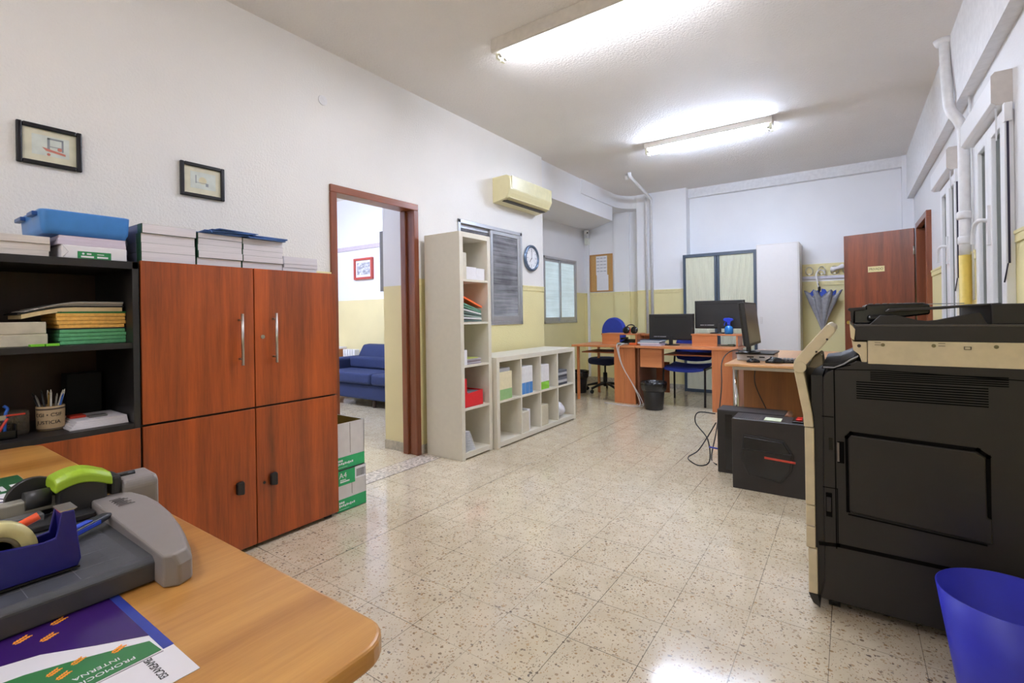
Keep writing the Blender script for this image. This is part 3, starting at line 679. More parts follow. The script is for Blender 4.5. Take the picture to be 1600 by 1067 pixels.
pens = [('white',-.02,.02,.0,.035),('yellow ochre',-.004,-.012,.012,.05),('white',.006,.0,.0,.062),('white',.012,.012,.02,.056),('yellow ochre',.0,.02,.012,.05),('white',.014,.022,.012,.06),('blue',.02,.02,.008,.038),('black',-.02,-.015,-.03,.05),('black',-.012,-.022,-.02,.036),('grey',.0,-.02,-.018,.04),('black',.01,-.016,-.01,.066),('white',-.01,.005,-.012,.058)]
order = {}
for k, p in sorted(enumerate(pens), key=lambda q: q[1][2]*1.2+q[1][3]*.9):
    order.setdefault(p[0], []).append(k)
WORD = ['first','second','third','fourth','fifth']
for k, (cn, ax, ay, dy, hh) in enumerate(pens):
    p0 = (MUG[0]+ax*.5, MUG[1]+ay*.5, zl+.02); p1 = (MUG[0]+ax*1.2, MUG[1]+ay*1.2+dy*.9, zl+.10+hh*.75)
    q = order[cn]; pen(('%s %s pen from the left in the kraft mug' % (WORD[q.index(k)], cn)) if len(q) > 1 else 'only %s pen in the kraft mug' % cn, p0, p1, mat('pen_'+cn.replace(' ','_'), pm[cn], .35))
o = thing('glass_jar', 'dim glass jar of bits left of the kraft mug', 'jar', (-2.62,.42,zl))
MB().lathe([(.04,zl),(.044,zl+.01),(.044,zl+.085),(.041,zl+.09),(.040,zl+.02),(.001,zl+.012)], -2.62,.43).build('vessel', mat('smoky_glass',(120,108,92),.1,alpha=.35), o)
b = MB()
for k in range(16):
    a = random.random()*6.28; q = random.random()*.026; b.box(-.009,.009,-.005,.005,-.004,.004, M=Matrix.Translation((-2.62+q*math.cos(a), .43+q*math.sin(a), zl+.022+random.random()*.035)) @ Matrix.Rotation(random.random()*3,4,'X') @ Matrix.Rotation(random.random()*3,4,'Z'))
q = b.build('contents', mat('olive_bits',(96,84,56),.5,var=.4,vscale=90), o); q['kind'] = 'stuff'
MB().box(-2.58,-2.575,.40,.455,zl+.078,zl+.084).build('rim_mark', mat('red_plastic',(196,52,34),.4), o)
# papers at right of lower shelf
z = zl
for k in range(5):
    o = MB().box(-2.72,-2.50-.004*k,.565+.006*k,.752,z,z+.006).build('paper_sheaf', M_pages)
    tag(o, 'white paper sheaf on the lower black shelf, %s of its pile' % ORD[k], 'paper', 'paper sheaves right of the mug'); z += .0062
tag(MB().box(-2.60,-2.56,.64,.70,z,z+.008).build('stapler', mat('grey_metal',(120,120,122),.4,metal=.6), None, bevel=.002), 'small grey metal stapler lying on the paper sheaves', 'stapler')
tag(MB().box(-2.66,-2.60,.59,.64,z,z+.01).build('red_box', mat('red_plastic',(196,52,34),.4), None, bevel=.002), 'small red box lying behind the paper sheaves', 'box')
# tools at the very left
o = thing('scissors', 'scissors with red handles leaning at the left end of the lower shelf', 'scissors', (-2.55,.38,zl))
MB().tube([(-2.54,.372,zl+.012),(-2.55,.388,zl+.045),(-2.56,.405,zl+.072)],.0045,seg=8).tube([(-2.54,.378,zl+.03),(-2.55,.38,zl+.06)],.004,seg=8).build('handle', mat('red_plastic',(196,52,34),.4), o)
MB().box(-2.56,-2.558,.374,.40,zl+.068,zl+.085).build('blade', M_steel, o)
tag(MB().tube([(-2.58,.40,zl+.002),(-2.58,.402,zl+.08),(-2.58,.408,zl+.105),(-2.58,.398,zl+.118)],.005,seg=8).build('blue_pen', mat('pen_blue',(40,96,190),.35)), 'blue curved pen standing at the left end of the lower shelf', 'pen')
o = thing('desk_caddy', 'black glossy desk tidy at left edge of the lower shelf', 'organizer', (-2.57,.395,zl))
MB().box(-2.62,-2.53,.355,.425,zl,zl+.004).box(-2.62,-2.615,.355,.425,zl,zl+.055).box(-2.535,-2.53,.355,.425,zl,zl+.03).box(-2.62,-2.53,.42,.425,zl,zl+.05).build('tray', M_blackg, o, bevel=.001)
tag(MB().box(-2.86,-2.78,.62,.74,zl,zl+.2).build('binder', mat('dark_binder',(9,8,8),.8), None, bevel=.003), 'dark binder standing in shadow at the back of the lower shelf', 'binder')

# ---------------------------------------------------------------- paper cartons by the cabinet
M_carton = mat('white_carton', (206,202,200), .55, var=.04); M_cgreen = mat('carton_green', (34,160,96), .5)
M_cin = mat('carton_inside', (140,120,60), .8)
def carton(z0, h, label, openb, x=0, y=0):
    x0, x1, y0, y1 = -2.80+x, -2.475+x, 1.74+y, 1.945+y
    r = thing('paper_carton', label, 'box', ((x0+x1)/2,(y0+y1)/2,z0), 0, 'white and green copier paper cartons')
    t_ = .004; b = MB()
    b.box(x0,x1,y0,y1,z0,z0+t_).box(x0,x1,y0,y0+t_,z0,z0+h).box(x0,x1,y1-t_,y1,z0,z0+h).box(x0,x0+t_,y0,y1,z0,z0+h).box(x1-t_,x1,y0,y1,z0,z0+h)
    if not openb: b.box(x0,x1,y0,y1,z0+h-t_,z0+h)
    b.build('carton', M_carton, r)
    if openb: MB().box(x0+t_,x1-t_,y0+t_,y1-t_,z0+h*.75,z0+h*.76).box(x0+t_,x0+t_*1.5,y0+t_,y1-t_,z0+h*.7,z0+h*.99).box(x0+t_,x1-t_,y1-t_*1.5,y1-t_,z0+h*.7,z0+h*.99).build('inside', M_cin, r)
    MB().box(x1,x1+.0006,y0,y1,z0+.004,z0+.075).build('green_band', M_cgreen, r)
    MB().box(x1+.0001,x1+.0005,(y0+y1)/2-.0015,(y0+y1)/2+.0015,z0+.09,z0+h-.004).build('seam', mat('seam_brown',(110,100,90),.6), r)
    b = MB(); bx_ = x1+.0006
    for q in range(3): b.box(bx_,bx_+.0003,y0+.012+q*.013,y0+.022+q*.013,z0+.048,z0+.060)
    for q in range(9): b.box(bx_,bx_+.0003,y0+.012+q*.0125,y0+.021+q*.0125,z0+.028+(.003 if q%3 else 0),z0+.043-(.003 if q%2 else 0))
    b.box(bx_,bx_+.0003,y0+.012,y0+.08,z0+.014,z0+.0155).build('print', M_paper, r)
    return r, x1, y0, y1
r, x1, y0, y1 = carton(0, .245, 'lower white carton with green bands and A4 label', False)
MB().box(x1,x1+.0008,y0,y0+.125,.155,.243).build('green_panel', M_cgreen, r)
text('lettering', 'A4', .045, M_paper, r, frame((x1+.001, y0+.04, .212), (0,1,0), (0,0,1)), .0002)
MB().box(x1+.0008,x1+.0012,y0+.02,y0+.06,.184,.189).box(x1+.0008,x1+.0012,y0+.02,y0+.085,.172,.180).build('print', M_paper, r)
b = MB().box(x1,x1+.0008,y0+.125,y1,.172,.243)
b.build('barcode_label', M_paper, r)
b = MB(); yy = y0+.135
for k in range(14): wd = random.choice((.0015,.003)); b.box(x1+.0008,x1+.0012,yy,yy+wd,.182,.228); yy += wd+random.choice((.0015,.003))
b.build('barcode', M_ink, r)
carton(.2455, .275, 'upper open white carton stacked on the A4 carton', True, -.006, -.004)

# ---------------------------------------------------------------- white cube shelves
def open_shelf(name, label, x0, x1, y0, y1, z1, cols, rows, loc):
    r = thing(name, label, 'shelf', loc); t_ = .042; ti = .018
    MB().box(x0,x1,y0,y0+t_,.0,z1).box(x0,x1,y1-t_,y1,.0,z1).box(x0,x1,y0+t_,y1-t_,z1-t_,z1).box(x0,x1,y0+t_,y1-t_,.012,.012+t_).build('carcass', M_cream, r, bevel=.0015)
    MB().box(x0,x0+.006,y0+t_,y1-t_,.05,z1-t_).build('back_panel', M_cream, r)
    zz = []
    H0, H1 = .054, z1-t_
    for k in range(1, rows):
        z = H0+(H1-H0)*k/rows; MB().box(x0+.006,x1-.002,y0+t_,y1-t_,z-ti/2,z+ti/2).build('shelf', M_cream, r); zz.append(z+ti/2)
    ycs = []
    for k in range(1, cols):
        y = y0+t_+(y1-y0-2*t_)*k/cols
        for i in range(rows):
            za = H0+(H1-H0)*i/rows+(ti/2 if i else 0); zb_ = H0+(H1-H0)*(i+1)/rows-(ti/2 if i < rows-1 else 0)
            MB().box(x0+.006,x1-.002,y-ti/2,y+ti/2,za,zb_).build('divider', M_cream, r)
        ycs.append(y)
    MB().box(x0+.02,x1-.03,y0+.03,y1-.03,-.0,.0119).build('foot_strip', M_black, r)
    return [H0+(H1-H0)*k/rows+(ti/2 if k else 0) for k in range(rows)]
TX0, TX1, TY0, TY1 = -2.90, -2.515, 2.905, 3.305
tz = open_shelf('tall_cube_shelf', 'tall narrow cream shelf of five cubes beside the doorway', TX0, TX1, TY0, TY1, 1.82, 1, 5, (-2.71,3.1,0))
lz = open_shelf('low_cube_shelf', 'low cream shelf of eight cubes under the ribbed window', -2.87, -2.48, 3.325, 4.765, .785, 4, 2, (-2.67,4.05,0))
# contents of tall shelf: cubes 0..4 from bottom
yi = TY0+.045
o = thing('paper_sheaf', 'curling white papers in the bottom cube of the tall shelf', 'paper', (-2.62,yi+.05,tz[0]))
b = MB()
for k in range(14):
    h0 = tz[0]+k*.012; b.loft([[(-2.80,yi,h0),(-2.80,yi+.12-.0045*k,h0),(-2.80,yi+.12-.0045*k,h0+.003),(-2.80,yi,h0+.003)],[(-2.532,yi,h0+.004),(-2.532,yi+.145-.0055*k,h0+.001),(-2.532,yi+.145-.0055*k,h0+.004),(-2.532,yi,h0+.0075)]],smooth=False)
b.build('sheets', M_paper, o)
o = thing('magazine_file', 'bright red document file standing in the second cube from the floor', 'file holder', (-2.65,yi+.09,tz[1]))
M_red = mat('bright_red_card',(206,30,38),.45)
MB().box(-2.80,-2.535,yi+.005,yi+.009,tz[1],tz[1]+.235).box(-2.80,-2.535,yi+.009,yi+.25,tz[1],tz[1]+.004).prism([(yi+.005,tz[1]),(yi+.25,tz[1]),(yi+.25,tz[1]+.125),(yi+.06,tz[1]+.11),(yi+.045,tz[1]+.13),(yi+.045,tz[1]+.235),(yi+.005,tz[1]+.235)],'x',-2.54,-2.535).prism([(yi+.246,tz[1]),(yi+.25,tz[1]),(yi+.25,tz[1]+.125),(yi+.246,tz[1]+.125)],'x',-2.80,-2.54).build('shell', M_red, o)
tag(MB().box(-2.78,-2.56,yi+.02,yi+.235,tz[1]+.005,tz[1]+.115).build('paper_block', mat('grey_papers',(120,122,130),.6)), 'grey papers held inside the bright red file', 'paper')
tag(MB().box(TX0+.01,TX0+.07,yi+.03,yi+.26,tz[1]+.001,tz[1]+.28).build('dark_binder', mat('brown_binder',(96,80,66),.6), None, bevel=.002), 'brown binder standing behind the bright red file', 'binder')
for k in range(5):
    h0 = tz[2]+k*.009
    tag(MB().box(-2.80,-2.535,yi+.05,yi+.235-.006*(k%3),h0,h0+.007).build('booklet', mat('mauve_booklet%d'%(k%3), ((150,140,150),(190,186,196),(128,110,118))[k%3], .5)), 'thin booklet lying in the middle cube of the tall shelf, %s' % ORD[k], 'booklet', 'booklets in the middle cube')
tag(MB().box(-2.78,-2.54,yi+.05,yi+.20,tz[2]+.0455,tz[2]+.052).build('booklet', mat('lime_booklet',(196,206,110),.5)), 'lime yellow booklet topping the pile in the middle cube', 'booklet')
tag(MB().box(-2.80,-2.532,yi+.003,yi+.05,tz[2],tz[2]+.12).build('paper_block', M_paper, None), 'upright white paper block at left of the middle cube', 'paper')
MR = lambda z: Matrix.Translation((0,yi,z)) @ Matrix.Rotation(-.12,4,'X')
for k in range(7):
    z0 = tz[3]+.004+k*.0175
    c_ = ((90,110,104),(214,216,214),(150,170,160))[k%3] if k < 5 else (96,140,118)
    h_ = .015 if k%2 else .012
    ang = -.05*k
    o = MB().box(-2.79,-2.535,0,.245,0,h_,M=Matrix.Translation((0,yi+.003,z0+.02*min(k,6)/3)) @ Matrix.Rotation(ang*.9,4,'X')).build('folder', mat('folder_tone%d'%k, c_, .5))
    tag(o, 'slanting %s folder in the fourth cube of the tall shelf, %s' % (('grey green','white','sage green')[k%3], ORD[k]), 'folder', 'slanting folders in the tall shelf')
tag(MB().box(-2.79,-2.53,0,.25,0,.014,M=Matrix.Translation((0,yi+.012,tz[3]+.196)) @ Matrix.Rotation(-.33,4,'X')).build('folder', mat('orange_folder',(238,110,58),.4)), 'orange folder sloping on top of the pile in the tall shelf', 'folder')
o = thing('paper_bag', 'small white folded boxes in the top cube of the tall shelf', 'box', (-2.66,yi+.15,tz[4]))
MB().box(-2.75,-2.535,yi+.06,yi+.19,tz[4],tz[4]+.105).build('box_body', M_paper, o, bevel=.004); MB().box(-2.75,-2.535,yi+.192,yi+.30,tz[4],tz[4]+.1).build('box_lid', M_paper, o, bevel=.004)
tag(MB().box(-2.76,-2.53,yi+.002,yi+.055,tz[4],tz[4]+.215).build('magazine_file', mat('offwhite_card',(206,200,184),.6), None, bevel=.002), 'off-white narrow file standing at left in the top cube', 'file holder')
# contents of low shelf
cw = (4.765-3.325-.084)/4; cy = [3.325+.042+cw*k for k in range(4)]
def fbox(x1, y0, y1, z0, z1, label, name, m, cat, band=None, bandz=.3, depth=.24, grp=None):
    r = thing(name, label, cat, (x1-depth/2,(y0+y1)/2,z0), 0, grp)
    MB().box(x1-depth,x1,y0,y1,z0,z1).build('body', m, r, bevel=.003)
    if band: MB().box(x1,x1+.0008,y0+.003,y1-.003,z0+.004,z0+(z1-z0)*bandz).box(x1-depth,x1,y0-.0006,y0,z0+.004,z0+(z1-z0)*bandz).build('label', band, r)
    return r
M_lg = mat('leaf_green',(150,190,130),.5); M_bl = mat('label_blue',(70,130,196),.5); M_lime = mat('label_lime',(132,196,62),.5)
fbox(-2.49, cy[0]+.012, cy[0]+.20, lz[1], lz[1]+.245, 'cream archive box with pale green foot in the first upper cube', 'archive_box', mat('cream_card',(224,214,180),.6), 'box', M_lg, .38)
tag(MB().box(-2.72,-2.50,cy[0]+.02,cy[0]+.18,lz[1]+.2455,lz[1]+.275).build('paper_stack', mat('grey_papers2',(150,150,154),.6)), 'grey papers lying on the cream archive box', 'paper')
for k in range(3):
    fbox(-2.49, cy[1]+.012+k*.065, cy[1]+.075+k*.065, lz[1], lz[1]+.26, 'white ring binder with blue label in the second upper cube, %s' % ('left','middle','right')[k], 'ring_binder', mat('binder_white',(228,228,230),.4), 'binder', M_bl, .42, .26, 'white binders with blue labels')
fbox(-2.49, cy[2]+.012, cy[2]+.175, lz[1], lz[1]+.245, 'white box with lime green foot in the third upper cube', 'archive_box', mat('binder_white',(228,228,230),.4), 'box', M_lime, .32)
for k in range(6):
    z0 = lz[1]+k*.026; tag(MB().box(-2.78,-2.495,cy[3]+.012,cy[3]+.225-.004*(k%2),z0,z0+.024).build('folder', mat('folder_dark%d'%(k%3), ((70,72,78),(190,190,194),(108,110,116))[k%3], .4), None, bevel=.003), '%s folder in the fourth upper cube, %s of the pile' % (('dark grey','white','grey')[k%3], ORD[k]), 'folder', 'folders in the fourth upper cube')
fbox(-2.49, cy[1]+.01, cy[1]+.135, lz[0], lz[0]+.19, 'off-white carton in the second lower cube', 'small_carton', mat('offwhite_card',(206,200,184),.6), 'box')
fbox(-2.51, cy[1]+.138, cy[1]+.185, lz[0], lz[0]+.20, 'white narrow box beside the off-white carton', 'narrow_box', M_paper, 'box')
fbox(-2.49, cy[2]+.01, cy[2]+.15, lz[0], lz[0]+.20, 'beige carton in the third lower cube', 'small_carton', mat('beige_card',(204,196,172),.6), 'box')
def blob(cx, cy_, cz, rx, ry, rz, m, name, label, cat, amp=.25, seg=20):
    b = MB(); prof = []
    n = 10
    for i in range(n+1):
        a = PI*i/n; prof.append((max(.001, math.sin(a)), -math.cos(a)))
    ph = [random.random()*6 for _ in range(6)]
    def fn(a, z): 
        k = 1+amp*(.5*math.sin(3*a+ph[0]+2*z)+.3*math.sin(7*a+ph[1]-5*z)+.2*math.sin(11*a+ph[2]+7*z)); return k, k
    b.lathe(prof, 0, 0, seg, fn)
    for v in b.bm.verts: v.co = Vector((cx+v.co.x*rx, cy_+v.co.y*ry, cz+v.co.z*rz))
    return tag(b.build(name, m), label, cat)
blob(-2.60, cy[3]+.13, lz[0]+.085, .105, .105, .085, M_paper, 'plastic_bag', 'white crumpled plastic bag in the fourth lower cube', 'bag', .3)

# ---------------------------------------------------------------- clock, air conditioner, detector, board
r = thing('wall_clock', 'round wall clock with silver blue rim by the ribbed window', 'clock', (XL,4.62,1.785))
MC = frame((XL,4.62,1.785),(0,1,0),(0,0,1))
MB().lathe([(.135,0),(.15,.012),(.146,.03),(.122,.034),(.118,.02),(.118,0)], 0,0,48,M=MC).build('rim', mat('silver_blue_rim',(120,138,164),.2,metal=.8), r)
MB().cyl((0,0,0),(0,0,.018),.119,seg=48,M=MC).build('dial', mat('dial_white',(232,232,234),.3), r)
b = MB()
for k in range(12):
    a = k*PI/6; b.box(-.0025,.0025,.09,.104,.018,.0188,M=MC @ Matrix.Rotation(-a,4,'Z'))
b.build('hour_marks', M_ink, r)
text('numeral', '12', .02, M_ink, r, MC @ Matrix.Translation((0,.076,.0185)))
for n_, x, y in (('3',.076,0),('6',0,-.076),('9',-.076,0)): text('numeral', n_, .02, M_ink, r, MC @ Matrix.Translation((x,y,.0185)))
MB().box(-.003,.003,-.01,.062,.019,.0205,M=MC @ Matrix.Rotation(2.4,4,'Z')).build('hour_hand', M_ink, r)
MB().box(-.002,.002,-.012,.09,.021,.0222,M=MC @ Matrix.Rotation(-.05,4,'Z')).build('minute_hand', M_ink, r)
M_ac = mat('yellowed_plastic',(222,214,170),.35,var=.02)
r = thing('air_conditioner', 'yellowed split air conditioner mounted high on the left wall', 'air conditioner', (XL,4.3,2.4))
ay0, ay1 = 3.93, 4.75
prof = [(XL,2.54),(-2.78,2.545),(-2.745,2.53),(-2.735,2.50),(-2.73,2.40),(-2.745,2.37),(-2.77,2.33),(-2.80,2.31),(XL,2.285)]
MB().prism(prof,'y',ay0,ay1).build('body', M_ac, r, bevel=.006)
MB().box(-2.738,-2.728,ay0+.03,ay1-.01,2.405,2.535).build('front_grille', mat('ac_panel',(214,208,166),.3), r, bevel=.003)
MB().box(-2.752,-2.738,ay0+.02,ay1-.015,2.388,2.395).box(-2.86,-2.80,ay0+.04,ay1-.04,2.297,2.3035).build('slot', mat('slot_dark',(60,56,44),.6), r)
MB().box(-2.795,-2.75,ay0+.02,ay1-.02,2.318,2.326,M=None).build('flap', M_ac, r, bevel=.002)
# motion detector with conduit
r = thing('motion_detector', 'white ceiling-corner detector with trunking running down', 'detector', (-3.66,7.55,2.5))
MB().box(-3.70,-3.63,7.52,7.6,2.33,2.44).build('junction_box', mat('box_cream',(220,222,212),.4), r, bevel=.004)
MB().lathe([(.001,-.045),(.035,-.04),(.042,0),(.03,.03),(.001,.035)],0,0,20,M=Matrix.Translation((-3.63,7.47,2.53)) @ Matrix.Rotation(.9,4,'X')).cyl((-3.66,7.57,2.53),(-3.63,7.5,2.53),.012).cyl((-3.66,7.57,2.44),(-3.66,7.57,2.585),.02).build('sensor', M_pvc, r)
MB().cyl((-3.605,7.443,2.515),(-3.60,7.435,2.512),.012,seg=14).build('lens', M_black, r)
MB().box(-3.685,-3.645,7.575,7.6,.08,2.33).build('trunking', M_pvc, r)
r = thing('cork_board', 'narrow cork board with two white lists pinned on it', 'notice board', (-3.43,7.59,1.83))
M_cork = mat('cork',(190,148,88),.8,var=.2,vscale=160); M_oak = wood('oak_frame',(170,118,60),(196,146,84),'z',.5)
MB().box(-3.625,-3.235,7.588,7.6,1.53,2.14).build('cork', M_cork, r)
MB().box(-3.635,-3.615,7.58,7.6,1.52,2.15).box(-3.245,-3.225,7.58,7.6,1.52,2.15).box(-3.615,-3.245,7.58,7.6,2.13,2.15).box(-3.615,-3.245,7.58,7.6,1.52,1.54).build('frame', M_oak, r, bevel=.002)
for (x0,x1,z0,z1,lab,rows) in ((-3.52,-3.32,1.80,2.12,'upper list of dates pinned on the cork board',5),(-3.51,-3.30,1.525,1.80,'lower white sheet pinned on the cork board',0)):
    o = thing('pinned_sheet', lab, 'paper', ((x0+x1)/2,7.586,z0)); MB().box(x0,x1,7.5845,7.586,z0,z1).build('sheet', M_paper, o)
    b = MB()
    for q in range(rows):
        z = z1-.04-q*.055
        for u in range(3): b.box(x0+.012+u*.062,x0+.06+u*.062,7.584,7.5845,z,z+.008)
    if rows: b.build('print_lines', mat('print_grey',(110,112,124),.6), o)
# heating pipes at the column
b = MB()
b.tube([(-2.48,7.35,0),(-2.48,7.35,2.86),(-2.47,7.30,2.90),(-2.36,6.3,2.93),(-2.35,6.15,2.95),(-2.35,6.13,3.0)], .022, seg=12, smooth_path=False)
tag(b.build('heating_pipe', M_white), 'right white heating pipe on the column, bending up to the ceiling', 'pipe', 'white heating pipes')
b = MB(); b.tube([(-2.56,7.35,0),(-2.56,7.35,2.86),(-2.55,7.31,2.9),(-2.53,7.2,2.91)], .02, seg=12, smooth_path=False)
tag(b.build('heating_pipe', M_white), 'left white heating pipe on the column, ending below the ceiling', 'pipe', 'white heating pipes')
tag(MB().tube([(-2.42,6.2,3.0),(-2.42,6.2,2.93)],.018,seg=12).build('pipe_stub', M_white), 'short white pipe stub hanging from the ceiling', 'pipe')
# pipe on right wall
r = thing('drain_pipe', 'painted pipe on the right wall, white above and yellow below', 'pipe', (.6,4.25,0))
MB().tube([(.56,4.45,3.0),(.555,4.4,2.82),(.55,4.30,2.62),(.555,4.24,2.45),(.60,4.22,2.34),(.615,4.22,2.2),(.615,4.22,1.49)],.03,seg=14).build('white_length', M_white, r)
MB().lathe([(.034,1.72),(.04,1.73),(.04,1.76),(.034,1.77)],.615,4.22).lathe([(.033,1.56),(.036,1.57),(.036,1.6),(.033,1.61)],.615,4.22).lathe([(.033,2.95),(.05,2.97),(.06,3.0),(.03,3.0)],.56,4.46).build('collar', M_white, r)
MB().tube([(.615,4.22,1.49),(.615,4.22,0)],.031,seg=14).build('yellow_length', mat('ochre_pipe',(216,190,96),.5), r)
tag(MB().tube([(.63,4.13,2.5),(.64,4.13,2.2),(.64,4.13,1.2)],.006,seg=8,smooth_path=False).build('cable_run', M_white), 'thin white cable beside the painted pipe', 'cable')
# shutter boxes
def shutter(y0, y1, label):
    r = thing('shutter_box', label, 'shutter box', (.61,(y0+y1)/2,2.2), 0, 'roller shutter boxes over the right windows')
    MB().prism([(.65,2.13),(.595,2.13),(.578,2.145),(.578,2.265),(.59,2.28),(.65,2.28)],'y',y0,y1).build('housing', M_pvc, r, bevel=.003)
    MB().prism([(.65,2.125),(.593,2.125),(.574,2.142),(.574,2.268),(.588,2.285),(.65,2.285)],'y',y0-.006,y0).build('end_cap', mat('cap_grey',(200,194,190),.4), r, bevel=.001)
    MB().box(.60,.606,y0+.06,y0+.064,1.97,2.13).build('cord', M_pvc, r)
    return r
shutter(3.26, 4.06, 'white roller shutter box over the nearer right window'); shutter(4.57, 5.40, 'white roller shutter box over the farther right window')
for y, lab in ((3.275,'nearer'),(4.585,'farther')):
    r = thing('shutter_strap', 'dark strap hanging beside the %s right window' % lab, 'strap', (.63,y,1.3), 0, 'shutter straps')
    MB().box(.621,.629,y-.052,y-.046,1.36,2.05).build('strap', mat('navy_strap',(36,30,56),.7), r)
    MB().tube([(.62,y-.049,1.36),(.61,y-.03,1.27)],.003,seg=6).build('strap_end', mat('navy_strap',(36,30,56),.7), r)
    MB().box(.612,.642,y-.054,y-.02,2.03,2.12).build('strap_guide', M_pvc, r, bevel=.003)

# ---------------------------------------------------------------- back wall furniture
M_dgrey = mat('anthracite_metal',(66,78,92),.4); M_tamb = mat('tambour_cream',(214,214,192),.5,var=.01)
r = thing('tambour_cupboard', 'anthracite framed cupboard with cream tambour doors by the column', 'cupboard', (-1.5,7.4,0))
ax0, ax1, yf = -1.985, -1.02, 7.24
MB().box(ax0,ax0+.035,yf,7.59,0,1.985).box(ax1-.035,ax1,yf,7.59,0,1.985).box(ax0+.035,ax1-.035,yf,7.59,1.94,1.985).box(ax0+.035,ax1-.035,yf,7.59,0,.045).box(ax0+.035,ax1-.035,7.57,7.59,.045,1.94).build('carcass', M_dgrey, r, bevel=.002)
xm = (ax0+ax1)/2-.02
for x0, x1 in ((ax0+.035, xm-.035),(xm+.035, ax1-.035)):
    b = MB(); n = 24
    for k in range(n):
        a = x0+(x1-x0)*k/n; e = x0+(x1-x0)*(k+1)/n; m_ = (a+e)/2
        b.prism([(a,yf+.03),(a,yf+.018),(m_,yf+.013),(e,yf+.018),(e,yf+.03)],'z',.045,1.94)
    b.build('tambour_door', M_tamb, r)
for x0, x1 in ((xm-.035,xm-.002),(xm+.002,xm+.035)): MB().box(x0,x1,yf+.004,yf+.03,.045,1.94).build('lead_rail', M_dgrey, r, bevel=.003)
r = thing('metal_cupboard', 'tall off-white sliding-door cupboard left of the umbrella', 'cupboard', (-.76,7.38,0))
M_offw = mat('offwhite_metal',(216,212,208),.45,var=.01)
MB().box(-1.012,-.515,7.2,7.59,0,2.035).build('body', M_offw, r, bevel=.003)
MB().box(-1.0,-.53,7.188,7.2,.03,2.02).build('door', mat('offwhite_door',(222,219,217),.4,var=.01), r, bevel=.002)
MB().box(-.975,-.945,7.18,7.189,.985,1.075).build('handle', M_offw, r, bevel=.004)
# coat rack
r = thing('coat_rack', 'yellow board and white rail with chrome coat hooks on the back wall', 'coat rack', (-.2,7.59,1.66))
MB().box(-.512,.12,7.585,7.6,1.605,1.765).build('board', M_yellow, r)
MB().box(-.512,.12,7.578,7.6,1.565,1.605).build('rail', mat('lilac_rail',(214,214,226),.4), r, bevel=.002)
for hx in (-.43, -.29, -.15, -.02):
    b = MB()
    for s_ in (-1, 1): b.tube([(hx+s_*.0,7.585,1.63),(hx+s_*.02,7.57,1.625),(hx+s_*.036,7.55,1.64),(hx+s_*.04,7.545,1.68),(hx+s_*.022,7.55,1.715),(hx,7.56,1.722)],.005,seg=8)
    b.cyl((hx,7.585,1.63),(hx,7.565,1.63),.011); b.build('hook', M_steel, r)
tag(MB().tube([(-.19,7.53,1.675),(-.12,7.52,1.69),(-.05,7.53,1.715)],lambda t:.026+.006*math.sin(t*9),seg=12).build('rolled_bag', M_paper), 'white rolled bag lodged across two coat hooks', 'bag')
# umbrella
r = thing('umbrella', 'silver grey umbrella with blue inside hanging tip down from a hook', 'umbrella', (-.30,7.5,1.2))
M_silver = mat('silver_nylon',(150,152,160),.4,metal=.3,var=.15,vscale=30); M_ublue = mat('umbrella_blue',(34,70,170),.5)
ux, uy = -.305, 7.47
pr_ = [(.006,.86),(.02,.90),(.045,1.0),(.085,1.12),(.125,1.23),(.155,1.32),(.17,1.37)]
def uf(a, z): 
    t = (z-.86)/.5; k = 1+.30*t*math.cos(7*a+.6)+.08*t*math.sin(15*a); return k*(1+.15*math.cos(a-.5)*t), k*.42
b = MB(); rings = []
for q, (rad, z) in enumerate(pr_+[(.15,1.35),(.10,1.25),(.05,1.1),(.004,.95)]):
    ring = []
    for i in range(70):
        a = 2*PI*i/70; kx, ky = uf(a, min(z,1.36)); up = .045*math.cos(7*a+.6)*max(0,(z-1.15)/.22) if q < 8 else 0
        ring.append(b.bm.verts.new((ux+.02*(1.37-z)/.5+rad*kx*math.cos(a), uy+rad*ky*math.sin(a), z+up)))
    rings.append(ring)
for q, (A, B) in enumerate(zip(rings, rings[1:])):
    b.mi = 0 if q < 6 else 1
    for i in range(70): b.face([A[i],A[(i+1)%70],B[(i+1)%70],B[i]],True)
b.mi = 0; b.face(rings[0][::-1]); b.build('canopy', [M_silver, M_ublue], r)
MB().prism([(-.43,1.36),(-.38,1.425),(-.35,1.39),(-.36,1.33)],'y',7.44,7.445).build('inner_fabric', M_ublue, r)
MB().prism([(-.30,1.34),(-.29,1.43),(-.25,1.42),(-.22,1.36)],'y',7.43,7.435).build('inner_fabric', M_ublue, r)
MB().cyl((ux,uy,.94),(-.325,7.47,1.50),.006,seg=8).cyl((ux,uy,.80),(ux,uy,.87),.004,seg=8).build('shaft', M_blackg, r)
MB().tube([(-.325,7.47,1.45),(-.345,7.48,1.56),(-.35,7.50,1.62),(-.33,7.52,1.665),(-.29,7.53,1.675),(-.262,7.53,1.655),(-.256,7.53,1.62)],.0095,seg=10).build('handle', M_offw, r)
MB().lathe([(.012,1.40),(.015,1.41),(.015,1.45),(.01,1.46)],-.317,7.47,12).build('runner', M_black, r)

